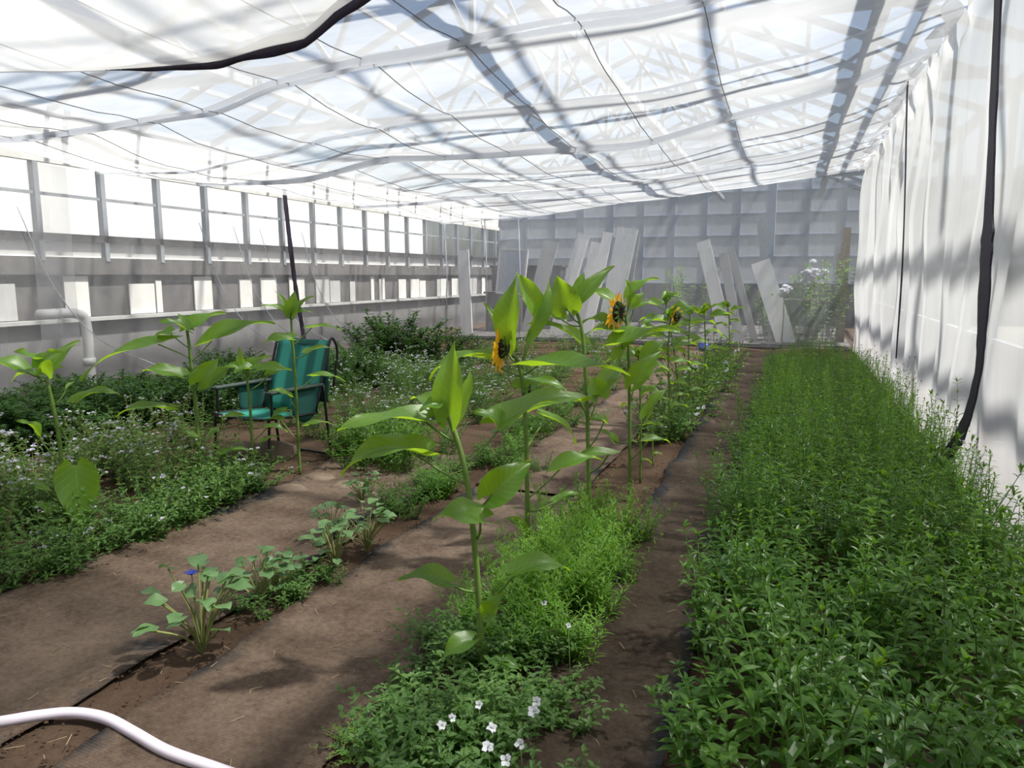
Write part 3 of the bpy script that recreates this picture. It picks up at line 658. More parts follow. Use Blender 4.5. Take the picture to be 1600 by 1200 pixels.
def inframe(p):
    v = Vector((p[0], p[1], .35))-O; z = v.dot(CF); return abs(v.dot(CR)/z) < .75 and v.dot(CU)/z > -.62
pos = [p for p in pos if inframe(p)]
pos.sort(key=vis)
def hh(p): return (.84+.55*noise.noise((p[0]*2.6, p[1]*2.2, 4))+.12*min(1, max(0, (p[1]-3)/2))-.25*max(0, (p[1]-8)/6))*(.82 if p[0] < -.2 else 1)
def hedge_label(p):
    a = 'on the path side' if p[0] < .15 else ('along the middle' if p[0] < .68 else 'on the net side')
    b_ = 'the near end' if p[1] < 3.1 else ('the nearer half' if p[1] < 4.1 else 'the middle stretch')
    return f'leafy green plant {a}, in {b_} of the dense right bed'
for i, p in enumerate(pos[:300]):
    near = p[1] < 3.9 or (p[1] < 4.6 and rg.random() < .5)
    plant('shoot_near' if near else 'shoot', 'leafy_shoot', p[0], p[1], hedge_label(p), 'plant', 'leafy shoots in the right bed', rg.uniform(.9, 1.2), hh(p)*rg.uniform(.75, 1.25), rg)
items = [(p[0], p[1], rg.uniform(0, 6.28), rg.uniform(.95, 1.25), hh(p)*rg.uniform(.85, 1.15), rg.randrange(4)) for p in pos[300:]]
stuff('shoot_far' , 'leafy_shoots', items, ['stem_hedge', 'leaf_hedge'], 'dense green leafy growth at the far end of the right bed', 'plants')
kind('tall_shoot', lambda r: herb(r, 1, .74, .03, .065, .013, .026, .5, 0, .01, .14, .0042, 3), 4, 'stem_hedge', 'leaf_grass')
for k in range(120):
    x, y = rg.uniform(-.25, 1.08), rg.uniform(3.0, 9.5)
    plant('tall_shoot', 'tall_shoot', x, y, 'pale shoot taller than the dense right bed, ' + ('towards the net' if x > .5 else 'towards the path') + (' in its nearer part' if y < 5.5 else ' in its farther part'), 'plant', 'taller shoots in the right bed', 1, rg.uniform(.75, 1.0), rg)
kind('wispy', lambda r: herb(r, 3, .62, .14, .035, .009, .035, .5, .9, .006, .35, .002, 2), 4, 'stem_hedge', 'leaf_weed', 'flower_white')
for k in range(22):
    y = rg.uniform(4.2, 11); plant('wispy', 'wispy_weed', rg.uniform(1.02, 1.16), y, 'wispy grey-green weed at the foot of the right net', 'plant', 'weeds at the foot of the right net', 1, rg.uniform(.8, 1.1), rg)

# ------------------------------------------------------------------ sunflowers
CAMH = lambda p: Vector((-p[0], -p[1], .0)).normalized()
class Sun:
    def __init__(s, label, base, pts, r=.012):
        """base (px,py) on the soil; pts: pixels up the stem in the plane of the plant"""
        g = G(*base); s.Y = g.y; s.o = Vector((g.x, g.y, soilz(g.x, g.y)-.01)); s.root = tag(empty('sunflower', s.o), label, 'sunflower', 'sunflowers')
        s.k = (Vector((g.x, g.y, 0))-Vector((0, 0, 0))).length/1000
        P = [Vector((0, 0, 0))]+[s.at(*p) for p in pts]; P = spline(P, 6); n = len(P)
        b = MB(); b.tube(P, [r*(1-.35*i/n) for i in range(n)], 10); b.build('stem', 'stem_sunflower', s.root, True); s.top = P[-1]; s.i = 0
    def at(s, x, y, d=0.0):        # pixel on the plant's own plane (facing the viewer), moved d metres away from the viewer
        w = ray(x, y); f = Vector((CF.x, CF.y, 0)).normalized(); t = (Vector((s.o.x, s.o.y, 0)).dot(f)+d)/w.dot(f); return O+w*t-s.o
    def leaf(s, att, base, tip, w, k=.35, d=(0, 0), arch=.12, fold=.25, roll=0.0, wave=.07, curl=0.0, pet=True, pr=.0045, heart=.12):
        s.i += 1; w *= .84; fold *= 1.7; k = k*.82 if k < .62 else k; wave *= 1.5; heart *= 1.2
        b0, t0 = s.at(*base, d[0]), s.at(*tip, d[1]); tc = (O-(b0+s.o)); tc.z *= .3; tc.normalize()
        nrm = Vector((0, 0, 1))*(1-k)+tc*k + CR*roll
        mb = MB(); blade(mb, b0, t0, w, nrm, arch, fold, wave, s.i*1.7, 12, 8, heart, .56, curl, .10 if k < .7 else 0)
        lf = mb.build('leaf', 'leaf_sunflower', s.root, True)
        if pet and att:
            a0 = s.at(*att); md = (a0+b0)/2-Vector((0, 0, .012)); mb = MB(); mb.tube(spline([a0, md, b0+(t0-b0)*.06], 4), [pr*1.15]*5+[pr]*3+[pr*.8] if False else pr, 6); mb.build('petiole', 'stem_sunflower', lf, True)
        return lf
    def head(s, px, dirv, rad=.055, petals=22, plen=.055, d=0.0, closed=False):
        c = s.at(*px, d); D = Vector(dirv).normalized(); a = D.cross(Vector((0, 0, 1))).normalized(); b_ = a.cross(D)
        mb = MB()
        prof = [(0, -.030), (rad*.45, -.028), (rad*.9, -.006), (rad, .004), (rad*.85, .014), (rad*.4, .019), (0, .017)]
        n = 16; V = []
        for r_, h_ in prof: V += [c+D*h_+(a*math.cos(2*math.pi*j/n)+b_*math.sin(2*math.pi*j/n))*max(r_, .0005) for j in range(n)]
        F = [(i*n+j, i*n+(j+1) % n, (i+1)*n+(j+1) % n, (i+1)*n+j) for i in range(len(prof)-1) for j in range(n)]; mb.add(V, F)
        hd = mb.build('flower_head', 'disc_brown' if not closed else 'bud_dark', s.root, True)
        rng = random.Random(int(px[0]))
        if not closed:
            for j in range(petals):
                an = 2*math.pi*j/petals+rng.uniform(-.08, .08); e = a*math.cos(an)+b_*math.sin(an); q = MB(); L = plen*rng.uniform(.8, 1.15)
                blade(q, c+e*rad*.85+D*.004, c+e*(rad+L)+D*rng.uniform(-.01, .022), L*.5, D, .05, .3, .05, j, 6, 4, 0, .72); q.build('petal', 'petal', hd, True)
        for j in range(12):
            an = 2*math.pi*j/12; e = a*math.cos(an)+b_*math.sin(an); q = MB()
            L = rad*(1.1 if closed else .9)
            blade(q, c-D*.022+e*rad*.45, c-D*(.01 if not closed else -.035)+e*(rad*.55+L*(.55 if closed else .9)), L*.38, -D, .05, .2, .05, j, 4, 2, 0, .6); q.build('sepal', 'sepal', hd, True)
        return hd

# front sunflower in bud
s = Sun('front sunflower in bud with broad drooping leaves', (757, 1075), [(752, 1000), (744, 880), (734, 780), (722, 715), (703, 655), (694, 635)], .0135)
s.head((690, 628), (-.35, -.25, .75), .035, closed=True)
s.leaf(None, (703, 648), (710, 533), .155, .92, (-.03, -.02), .06, .32, -.25, pet=False)
s.leaf(None, (708, 648), (735, 575), .085, .75, (.03, .05), .06, .3, .8, pet=False)
s.leaf(None, (690, 640), (640, 618), .10, .35, (.05, .12), .1, .2, pet=False)
s.leaf(None, (685, 632), (655, 640), .07, .5, (-.05, -.08), .1, .2, pet=False)
s.leaf((714, 692), (668, 655), (528, 660), .15, .30, (-.02, -.16), .05, .12, -.1)
s.leaf((728, 757), (660, 711), (532, 732), .17, .42, (.0, -.10), .20, .22, -.15)
s.leaf((731, 722), (783, 662), (905, 612), .19, .30, (.05, .12), .08, .2)
s.leaf((727, 728), (783, 664), (742, 640), .11, .45, (.05, .02), .08, .2, pet=False)
s.leaf((738, 800), (766, 775), (832, 718), .17, .60, (-.04, .0), .10, .3, .35)
s.leaf((745, 842), (755, 812), (678, 806), .16, .42, (-.07, -.12), .18, .12, .1)
s.leaf((749, 925), (701, 910), (624, 900), .115, .45, (-.04, -.09), .14, .15)
s.leaf((755, 948), (800, 898), (892, 885), .125, .40, (-.02, .05), .16, .2)
s.leaf((757, 975), (762, 960), (788, 925), .09, .6, (-.05, -.06), .1, .25)
s.leaf((752, 1010), (738, 1000), (688, 1030), .11, .45, (-.07, -.12), .15, .2)
s.leaf((757, 1040), (775, 1035), (814, 1045), .08, .3, (-.07, -.09), .15, .2)
# second, flower facing away to the left
s = Sun('sunflower whose orange flower turns away at the left of the row', (823, 895), [(824, 800), (822, 690), (817, 600), (808, 562), (800, 555)], .0135)
s.head((786, 543), tuple(-CR*.95+CF*.32+Vector((0,0,.1))), .058, 15, .085)
s.leaf(None, (800, 530), (809, 427), .20, .80, (-.03, -.02), .10, .3, -.5, pet=False)
s.leaf((816, 575), (840, 486), (807, 426), .16, .80, (.02, .0), .04, .25, .3)
s.leaf((815, 580), (824, 520), (862, 428), .13, .62, (-.03, .03), .08, .4, .75)
s.leaf((810, 570), (790, 545), (758, 470), .10, .5, (.10, .15), .1, .3)
s.leaf((818, 585), (832, 572), (985, 572), .22, .20, (-.03, -.16), .02, .2)
s.leaf((817, 590), (765, 562), (668, 585), .15, .25, (.06, .10), .16, .2)
s.leaf((821, 640), (815, 610), (885, 602), .18, .3, (.0, .03), .10, .2)
s.leaf((823, 700), (850, 650), (905, 690), .09, .4, (.1, .2), .1, .2)
s.leaf((823, 780), (870, 735), (942, 713), .14, .35, (-.05, .0), .12, .22)
s.leaf((824, 870), (818, 828), (786, 808), .085, .5, (-.05, -.08), .15, .25)
s.leaf((824, 800), (868, 783), (905, 768), .07, .35, (.05, .1), .1, .2)
s.leaf((824, 880), (838, 862), (878, 850), .14, .5, (-.08, -.1), .1, .2)
b = MB(); c0 = s.at(828, 612, -.05); b.tube([s.at(824, 640), s.at(836, 612, -.04)], .003, 6); b.tube([s.at(828, 600, -.05), s.at(827, 611, -.05), s.at(827, 622, -.05)], [.002, .009, .004], 8); b.build('side_bud', 'bud_dark', s.root, True)
# third, tall with nodding bud
s = Sun('tall sunflower with a nodding bud and a heart-shaped top leaf', (921, 850), [(920, 760), (918, 660), (914, 570), (908, 510), (896, 480), (886, 476)], .0135)
s.head((882, 478), (-.6, -.1, .35), .034, closed=True)
s.leaf((905, 505), (886, 484), (870, 430), .23, .85, (-.04, -.08), .04, .2, -.05)
s.leaf((900, 490), (905, 470), (960, 412), .12, .55, (-.02, .06), .08, .25, .2)
s.leaf((902, 490), (902, 470), (912, 425), .12, .6, (.05, .08), .1, .3)
s.leaf((905, 510), (880, 500), (845, 495), .15, .4, (.1, .15), .1, .3)
s.leaf((913, 555), (905, 535), (825, 500), .12, .35, (.1, .14), .1, .3)
s.leaf((918, 660), (935, 620), (920, 588), .20, .75, (-.05, -.06), .08, .25, .3)
s.leaf((918, 655), (912, 628), (790, 660), .18, .22, (-.05, -.2), .10, .25)
s.leaf((918, 640), (938, 605), (975, 570), .15, .45, (.0, .12), .10, .25, .3)
s.leaf((920, 700), (945, 660), (920, 652), .09, .4, (-.05, -.08), .15, .2)
s.leaf((919, 760), (880, 775), (866, 790), .06, .4, (-.03, -.05), .1, .2)
s.leaf((921, 740), (955, 710), (880, 722), .10, .3, (-.08, -.1), .1, .2)
# fourth, flower facing left
s = Sun('sunflower with a round orange flower seen from behind at the middle of the row', (983, 793), [(984, 700), (983, 600), (981, 530), (978, 497), (970, 489)], .0125)
s.head((966, 487), tuple(-CR*.80+CF*.55+Vector((0,0,.12))), .07, 17, .075)
s.leaf((978, 500), (982, 470), (978, 437), .10, .7, (-.02, .0), .1, .35, .4)
s.leaf((978, 500), (985, 462), (1028, 432), .13, .35, (.02, .05), .1, .3)
s.leaf((978, 505), (960, 475), (915, 452), .16, .35, (.06, .1), .08, .25)
s.leaf((980, 520), (950, 505), (910, 500), .14, .35, (.05, .1), .1, .25)
s.leaf((980, 520), (990, 480), (1008, 455), .12, .5, (.1, .12), .1, .3)
s.leaf((981, 545), (965, 538), (1060, 508), .26, .25, (-.1, -.12), .02, .25)
s.leaf((981, 540), (965, 520), (915, 518), .15, .3, (-.03, -.06), .1, .25)
s.leaf((983, 590), (1010, 560), (1040, 530), .16, .4, (.06, .1), .1, .25)
s.leaf((983, 640), (990, 600), (1033, 545), .18, .55, (-.04, .0), .1, .25, .2)
s.leaf((983, 600), (965, 560), (990, 530), .12, .4, (-.05, -.05), .1, .25)
s.leaf((984, 690), (1010, 650), (1040, 605), .12, .4, (.02, .05), .1, .25)
s.leaf((984, 690), (960, 690), (940, 670), .08, .4, (.02, .05), .1, .25)
s.leaf((984, 720), (1010, 690), (1050, 690), .09, .3, (-.02, .05), .1, .25)
# smaller ones behind
def auto_sun(label, base, pts, r, seed, n=8, size=.18, flower=None):
    s = Sun(label, base, pts, r); rng = random.Random(seed)
    top = pts[-1]; H = base[1]-top[1]; px = 1/(s.o.length)*FPX
    for i in range(n):
        f = i/(n-1); yy = top[1]+H*(.06+.75*f**1.25); xx = top[0]+(base[0]-top[0])*(.06+.75*f**1.25); side = 1 if i % 2 else -1
        L = size*(1-.55*f)*rng.uniform(.8, 1.15)*px; pe = L*rng.uniform(.2, .45)
        b0 = (xx+side*pe, yy-pe*.55); t0 = (xx+side*(pe+L), b0[1]+L*rng.uniform(-.25, .15))
        s.leaf((xx, yy), b0, t0, L/px*.72, rng.uniform(.25, .45), (rng.uniform(-.1, .05), rng.uniform(-.2, .2)), rng.uniform(.04, .14), .25, rng.uniform(-.2, .2), pr=.0035)
    for i in range(4):
        an = rng.uniform(0, 6.28); s.leaf(None, (top[0], top[1]), (top[0]+math.cos(an)*size*.5*px, top[1]-size*(.25+.3*rng.random())*px), size*.4, .5, (0, math.sin(an)*.1), .1, .3, rng.uniform(-.4, .4), pet=False)
    if flower: s.head(flower, tuple(-CR*.7+CF*.6+Vector((0,0,.2))), .05, 14, .06)
    return s
auto_sun('slim sunflower just right of the flower seen from behind', (1000, 760), [(1001, 680), (1000, 600), (997, 555)], .010, 5, 8, .17)
auto_sun('slender sunflower half hidden behind the middle of the row', (1020, 735), [(1019, 670), (1016, 610)], .008, 6, 6, .13)
auto_sun('far sunflower with a half-hidden orange flower', (1046, 695), [(1046, 620), (1044, 550), (1048, 495)], .011, 7, 11, .24, (1058, 494))
auto_sun('sunflower with raised leaves behind the half-hidden orange flower', (1076, 668), [(1077, 600), (1076, 540), (1078, 490)], .010, 8, 9, .22)
auto_sun('leafy sunflower squeezed behind the half-hidden orange flower', (1062, 680), [(1060, 610), (1052, 540), (1040, 472)], .010, 14, 11, .26)
auto_sun('sunflower with arching leaves near the far end of the row', (1100, 640), [(1101, 590), (1102, 530), (1100, 486)], .010, 15, 10, .24)
auto_sun('small pale sunflower seedling alone near the back net', (1140, 592), [(1140, 550), (1139, 500), (1138, 478)], .009, 9, 11, .22)
# the left row
s = Sun('leftmost sunflower with one heart-shaped leaf hanging low', (105, 845), [(100, 770), (93, 690), (82, 630), (72, 590)], .0150)
s.leaf(None, (66, 582), (28, 545), .22, .45, (-.05, -.20), .10, .2, -.1, pet=False)
s.leaf(None, (72, 580), (122, 530), .13, .42, (.0, .12), .05, .3, .2, pet=False)
s.leaf(None, (62, 575), (96, 548), .17, .6, (-.12, -.16), .08, .2, pet=False)
s.leaf((70, 590), (38, 578), (-30, 562), .17, .35, (-.05, -.15), .05, .2)
s.leaf((72, 595), (60, 588), (15, 592), .10, .3, (.0, .08), .1, .2)
s.leaf((73, 590), (76, 585), (99, 572), .07, .35, (.04, .1), .1, .2)
s.leaf((90, 672), (120, 630), (184, 610), .14, .3, (.02, .1), .14, .2)
s.leaf((93, 720), (58, 680), (30, 655), .12, .35, (-.04, -.12), .1, .3)
s.leaf((88, 630), (105, 605), (116, 595), .03, .4, (.05, .12), .05, .3)
s.leaf((97, 715), (117, 728), (130, 830), .27, .95, (-.16, -.20), .02, .06, .05, heart=.07)
s.leaf((100, 790), (70, 765), (28, 752), .09, .3, (-.05, -.1), .1, .2)
s.leaf((103, 800), (85, 795), (50, 790), .08, .3, (-.08, -.1), .1, .2)
s = Sun('tall left sunflower with wide flat leaves spread at the top', (318, 772), [(312, 710), (306, 640), (300, 580), (295, 535), (292, 515)], .0145)
s.leaf(None, (294, 516), (250, 500), .14, .45, (-.02, -.12), .1, .25, pet=False)
s.leaf(None, (294, 514), (350, 485), .16, .45, (.0, .10), .05, .25, pet=False)
s.leaf(None, (293, 512), (278, 488), .10, .5, (.08, .12), .05, .25, pet=False)
s.leaf((298, 560), (255, 535), (118, 582), .18, .28, (-.05, -.15), .06, .15)
s.leaf((297, 545), (268, 520), (240, 528), .13, .45, (.0, .0), .1, .2)
s.leaf((303, 600), (285, 588), (224, 575), .17, .5, (-.12, -.22), .06, .2)
s.leaf((303, 600), (310, 598), (340, 560), .19, .65, (-.12, -.1), .06, .2)
s.leaf((303, 605), (320, 600), (362, 570), .16, .5, (-.03, .05), .06, .2, .3)
s.leaf((299, 565), (325, 535), (426, 498), .21, .45, (.0, .08), .08, .2)
s.leaf((308, 660), (262, 640), (180, 645), .13, .3, (.0, -.12), .12, .2)
s.leaf((312, 700), (304, 682), (276, 672), .07, .4, (-.05, -.08), .1, .2)
s.leaf((312, 700), (330, 680), (345, 665), .07, .4, (.0, .08), .1, .2)
s.leaf((316, 735), (292, 722), (258, 716), .07, .35, (.0, -.05), .1, .2)
s.leaf((316, 735), (345, 710), (390, 700), .08, .35, (.0, .05), .1, .2)
s = Sun('shorter left sunflower in front of the green chair seat', (397, 768), [(395, 710), (391, 640), (386, 590), (385, 575)], .0115)
s.leaf(None, (380, 575), (374, 540), .08, .75, (-.02, .0), .05, .35, -.3, pet=False)
s.leaf(None, (385, 575), (420, 555), .12, .5, (.03, .1), .05, .25, pet=False)
s.leaf(None, (386, 576), (345, 572), .10, .5, (.0, -.1), .05, .25, pet=False)
s.leaf((386, 590), (402, 578), (452, 574), .13, .5, (-.04, -.02), .06, .2)
s.leaf((386, 590), (390, 575), (365, 580), .12, .35, (-.08, -.15), .08, .2)
s.leaf((391, 610), (420, 585), (455, 575), .10, .4, (.05, .1), .06, .2)
s.leaf((394, 680), (376, 650), (342, 655), .08, .35, (.0, -.05), .12, .2)
s.leaf((394, 690), (415, 668), (450, 672), .09, .3, (.0, .05), .1, .2)
s.leaf((396, 720), (370, 704), (340, 714), .08, .35, (.0, -.05), .12, .2)
s.leaf((396, 705), (410, 690), (435, 680), .06, .35, (.0, .05), .1, .2)
s = Sun('left sunflower rising in front of the green chair back', (469, 745), [(466, 680), (462, 600), (457, 530), (454, 490)], .0120)
s.leaf(None, (454, 490), (461, 454), .14, .75, (-.02, .0), .05, .35, pet=False)
s.leaf(None, (454, 490), (489, 460), .09, .5, (.0, .08), .05, .3, pet=False)
s.leaf(None, (452, 488), (430, 452), .06, .5, (.03, .06), .05, .3, pet=False)
s.leaf((454, 498), (446, 488), (410, 474), .09, .4, (.0, -.06), .06, .25)
s.leaf((455, 500), (460, 490), (488, 486), .07, .35, (.0, .06), .06, .25)
s.leaf((457, 545), (456, 530), (411, 532), .15, .45, (-.06, -.12), .08, .2)
s.leaf((458, 560), (480, 552), (515, 540), .10, .35, (.0, .08), .06, .3)
s.leaf((458, 540), (484, 512), (534, 512), .08, .25, (.03, .1), .06, .2)
s.leaf((463, 610), (490, 588), (540, 592), .09, .25, (.0, .06), .08, .2)
s.leaf((463, 640), (452, 618), (422, 608), .10, .4, (-.02, -.1), .08, .2)
s.leaf((464, 655), (446, 640), (420, 655), .07, .4, (.0, -.05), .1, .2)
s.leaf((466, 690), (440, 655), (410, 658), .08, .3, (-.02, -.05), .1, .2)
s.leaf((467, 690), (480, 665), (520, 660), .07, .3, (.0, .05), .1, .2)

# ------------------------------------------------------------------ front clump in the sunflower row
kind('grassy', lambda r: herb(r, 12, .36, .12, .065, .009, .026, .7, 0, .01, .5, .002, 2, True, 6), 6, 'leaf_grass', 'leaf_grass')
kind('ferny', lambda r: herb(r, 12, .26, .15, .046, .018, .026, .35, 0, .01, .8, .0022, 2, False, 6), 6, 'leaf_grass', 'leaf_weed')
rg = random.Random(5)
for k in range(62):
    x, y = rg.gauss(-.96, .14), rg.uniform(2.55, 4.05)
    x = max(-1.25, min(-.70, x-.05*(y-3.2)))
    plant('grassy', 'grassy_seedling', x, y, 'bright grassy seedling ' + ('close behind the front sunflower stem' if y < 3.1 else 'in the middle of the front clump' if y < 3.6 else 'at the back of the front clump, by the flowering stems'), 'plant', 'grassy seedlings in the front clump', rg.uniform(.75, 1.1), rg.uniform(.75, 1.05), rg)
for k in range(52):
    y = rg.uniform(1.70, 2.75); x = rg.gauss(-.93, .17)
    plant('ferny', 'white_flower_plant', max(-1.25, min(-.62, x)), y, 'low lobed-leaf plant ' + ('at the bottom edge, below the white flowers' if y < 2.05 else 'among the white flowers of the front clump' if y < 2.4 else 'around the base of the front sunflower stem'), 'plant', 'low plants at the foot of the front sunflower', rg.uniform(.7, 1.0), rg.uniform(.55, .9), rg)
fl_lab = ['white flower lowest, at the bottom edge of the front clump', 'white flower leftmost in the front clump', 'white flower just right of the leftmost one', 'white flower at the middle of the front clump',
          'broad white flower at the right of the front clump', 'half-open white flower above the broad one', 'white flower low at the left of the bottom edge', 'white flower low at the right of the bottom edge',
          'small white flower up among the grassy seedlings', 'smaller white flower right among the grassy seedlings', 'white flower beside the front sunflower stem']
fl_px = [(790, 1188), (690, 1134), (706, 1122), (768, 1138), (834, 1112), (838, 1097), (762, 1168), (813, 1164), (850, 943), (888, 978), (748, 1102)]
for lab, (px, py), sz in zip(fl_lab, fl_px, (.019, .017, .014, .019, .022, .018, .02, .018, .014, .011, .015)):
    p = G(px, py, .21 if py > 1000 else .32); z0 = soilz(p.x, p.y)
    r = empty('white_flower', (p.x, p.y, z0)); tag(r, lab, 'flower', 'white flowers in the front clump'); h_ = p.z-z0
    b = MB(); b.tube([(0, .02, 0), (.004, .01, h_*.5), (0, 0, h_)], .0016, 5); b.build('stem', 'stem_hedge', r, True)
    nn = (Vector((0, 0, 1))*.9+Vector((-p.x, -p.y, 0)).normalized()*.6+Vector((rg.gauss(0, .25), rg.gauss(0, .2), 0))).normalized(); a = nn.cross(Vector((0, 0, 1))).normalized(); b2 = a.cross(nn)
    for j in range(5):
        an = j*2*math.pi/5+rg.random(); e = a*math.cos(an)+b2*math.sin(an); q = MB(); blade(q, Vector((0, 0, h_))+e*.002, Vector((0, 0, h_))+e*sz+nn*.006, sz*.85, nn, .05, .1, .2, j, 4, 4, 0, .95); q.build('petal', 'flower_white', r, True)
# loose tangle of pale weed lying at the front
kind('tangle', lambda r: herb(r, 12, .12, .16, .03, .010, .022, .4, 0, .01, 1.4, .0022, 2, False, 4), 3, 'stem_pale', 'leaf_grass')
for k in range(12):
    p = G(rg.uniform(535, 655), rg.uniform(1138, 1195)); plant('tangle', 'pulled_weed', p.x, p.y, 'pale pulled weed wilting on the path left of the white flowers', 'plant', 'pulled weeds on the path', rg.uniform(.5, .75), rg.uniform(.5, .8), rg)

# ------------------------------------------------------------------ round-leaved seedlings (second bed)
kind('round', lambda r: round_plant(r, 24, .31, .037), 4, 'stem_pale', 'leaf_round')
kind('feather', lambda r: herb(r, 8, .20, .12, .045, .012, .025, .4, 0, .01, .8, .002, 2, False, 5), 4, 'leaf_weed', 'leaf_weed')
for (px, py, sc, lab) in ((318, 1030, 1.12, 'nearest round-leaved seedling with long pale stalks, in front of a blue flower'), (405, 950, .80, 'round-leaved seedling behind the nearest one'),
                      (440, 935, .7, 'small round-leaved seedling in the middle of the second bed'), (525, 895, .9, 'round-leaved seedling beside the rolled cloth edge'), (575, 870, .85, 'round-leaved seedling behind the rolled cloth edge'),
                      (520, 845, .7, 'tall thin round-leaved seedling left of the dark weeds'), (565, 790, .7, 'farthest round-leaved seedling in the second bed')):
    p = G(px, py); plant('round', 'round_leaved_seedling', p.x, p.y, lab, 'plant', 'round-leaved seedlings', sc, 1, rg)
for k in range(12):
    p = G(rg.uniform(380, 460), rg.uniform(890, 945)); plant('feather', 'feathery_weed', -2.2+rg.gauss(0, .08), rg.uniform(2.55, 3.1), 'feathery low weed between the round-leaved seedlings', 'plant', 'feathery weeds in the second bed', rg.uniform(.6, 1), rg.uniform(.6, .9), rg)
r = empty('blue_flower', G(300, 905, .22)-Vector((0, 0, .22))); tag(r, 'small blue flower behind the nearest round-leaved seedling', 'flower')
b = MB(); b.tube([(0, 0, 0), (.01, 0, .12), (0, 0, .24)], .002, 5); b.build('stem', 'stem_hedge', r, True)
for j in range(5):
    e = Vector((math.cos(j*1.257), math.sin(j*1.257), .5)).normalized(); q = MB(); blade(q, (0, 0, .24), Vector((0, 0, .24))+e*.035, .03, (0, 0, 1), .05, .1, .1, j, 4, 4, 0, .9); q.build('petal', 'flower_blue', r, True)
# weeds in the gaps farther back in that bed
kind('dark_weed', lambda r: herb(r, 12, .26, .18, .045, .013, .024, .4, 0, .01, .7, .0022, 2, False, 6), 5, 'leaf_weed', 'leaf_hedge')
for k in range(14):
    plant('dark_weed', 'dark_weed', rg.gauss(-2.28, .10), rg.uniform(3.9, 4.7), 'dark leafy weed in the clump behind the round-leaved seedlings', 'plant', 'dark weeds in the second bed', rg.uniform(.7, 1), rg.uniform(.7, 1.0), rg)
for k in range(36):
    plant('dark_weed', 'dark_weed', rg.gauss(-2.2, .20), rg.uniform(4.9, 8.6), 'leafy weed in the strip behind the front sunflower', 'plant', 'weeds in the strip behind the front sunflower', rg.uniform(.7, 1.05), rg.uniform(.6, .95), rg)

# ------------------------------------------------------------------ left bed: lilac-white flowering weeds
for k in range(26):
    x, y = rg.gauss(-3.1, .22), rg.gauss(5.35, .22)
    plant('dark_weed', 'dark_weed', x, y, 'dark leafy weed in the clump right of the green chair', 'plant', 'dark weeds right of the chair', rg.uniform(.9, 1.3), rg.uniform(.8, 1.3), rg)
kind('ageratum', lambda r: herb(r, 8, .44, .16, .055, .024, .036, .3, .45, .011, .5, .0026, 2, True, 4), 6, 'stem_pale', 'leaf_weed', 'flower_lilac')
kind('ageratum_low', lambda r: herb(r, 7, .26, .20, .058, .022, .036, .3, .12, .011, 1.1, .0024, 2, True, 4), 8, 'leaf_weed', 'leaf_weed', 'flower_lilac')
kind('snow', lambda r: herb(r, 10, .42, .2, .045, .012, .028, .4, .6, .008, .55, .0022, 2, True, 4), 5, 'leaf_weed', 'leaf_weed', 'flower_white')
kind('bushy', lambda r: herb(r, 26, .62, .42, .085, .030, .034, .4, 0, .01, .75, .004, 3, False, 10), 5, 'leaf_bush', 'leaf_bush')
for k in range(80):
    y = rg.uniform(2.2, 4.3); x = -3.40+.14*noise.noise((y*1.6, 3, 3))-abs(rg.gauss(0, .28)); 
    plant('ageratum_low', 'edge_weed', x, y, 'low leafy weed spilling over the edge of the left bed, ' + ('near the picture edge' if y < 2.9 else 'below the leftmost sunflower' if y < 3.5 else 'below the tall wide-leaved sunflower'), 'plant', 'low weeds on the edge of the left bed', rg.uniform(.6, 1.3), rg.uniform(.5, 1.35), rg)
for k in range(95):
    y = rg.uniform(2.5, 5.2); x = rg.uniform(-5.6, -3.85)
    if -4.75 < x < -3.4 and y > 4.2: continue
    plant('ageratum', 'lilac_tuft_weed', x, y, 'weed with lilac-white tufts, ' + ('left of the leftmost sunflower' if x < -4.9 else 'around the leftmost sunflower' if y < 3.6 else 'around the tall wide-leaved left sunflower'), 'plant', 'lilac-tufted weeds of the left bed', rg.uniform(.85, 1.15), rg.uniform(.7, 1.1), rg)
for k in range(150):
    y = rg.uniform(5.5, 11.0); x = rg.uniform(-5.4, -2.55) - .12*(y-5.4)
    plant('snow', 'white_tuft_weed', x, y, 'weed sprinkled with tiny white flowers between the chair and the back net', 'plant', 'white-flowered weeds behind the chair', rg.uniform(.85, 1.2), rg.uniform(.65, 1.05), rg)
for k in range(60):
    y = rg.uniform(4.0, 9.0); x = rg.uniform(-7.8, -5.3)
    if y < 5.5 and x > -6.0: x -= .8
    plant('bushy', 'dark_bush', x, y, 'dark green bush along the foot of the left net, ' + ('left of the white pipe' if y < 5.6 else 'behind the left sunflowers' if y < 7.2 else 'behind the green chair'), 'bush', 'dark bushes along the left net', rg.uniform(.7, 1.0), rg.uniform(.55, .95), rg)
for k, (px, py, sc) in enumerate(((590, 572, 1.35), (620, 570, 1.55), (650, 572, 1.3), (690, 570, 1.1), (560, 585, 1.0), (720, 572, .9))):
    p = G(px, py+6); plant('bushy', 'dark_bush', p.x, p.y, ['bushy dark shrub at the far left corner, left of its tallest', 'tallest dark shrub in the far left corner of the tent', 'dark shrub right of the tallest in the far left corner', 'low dark shrub by the corner where the nets meet',
          'small dark shrub left of the far corner shrubs', 'smallest dark shrub right of the far corner shrubs'][k], 'bush', 'shrubs in the far left corner', sc, .95, rg)
for k in range(95):
    y = rg.uniform(8.0, 15.5); x = rg.uniform(-5.8, -2.2)
    plant('ageratum_low', 'straggly_weed', x, y, 'straggly weed on the open soil towards the back net', 'plant', 'straggly weeds towards the back net', rg.uniform(.9, 1.4), rg.uniform(.7, 1.2), rg)
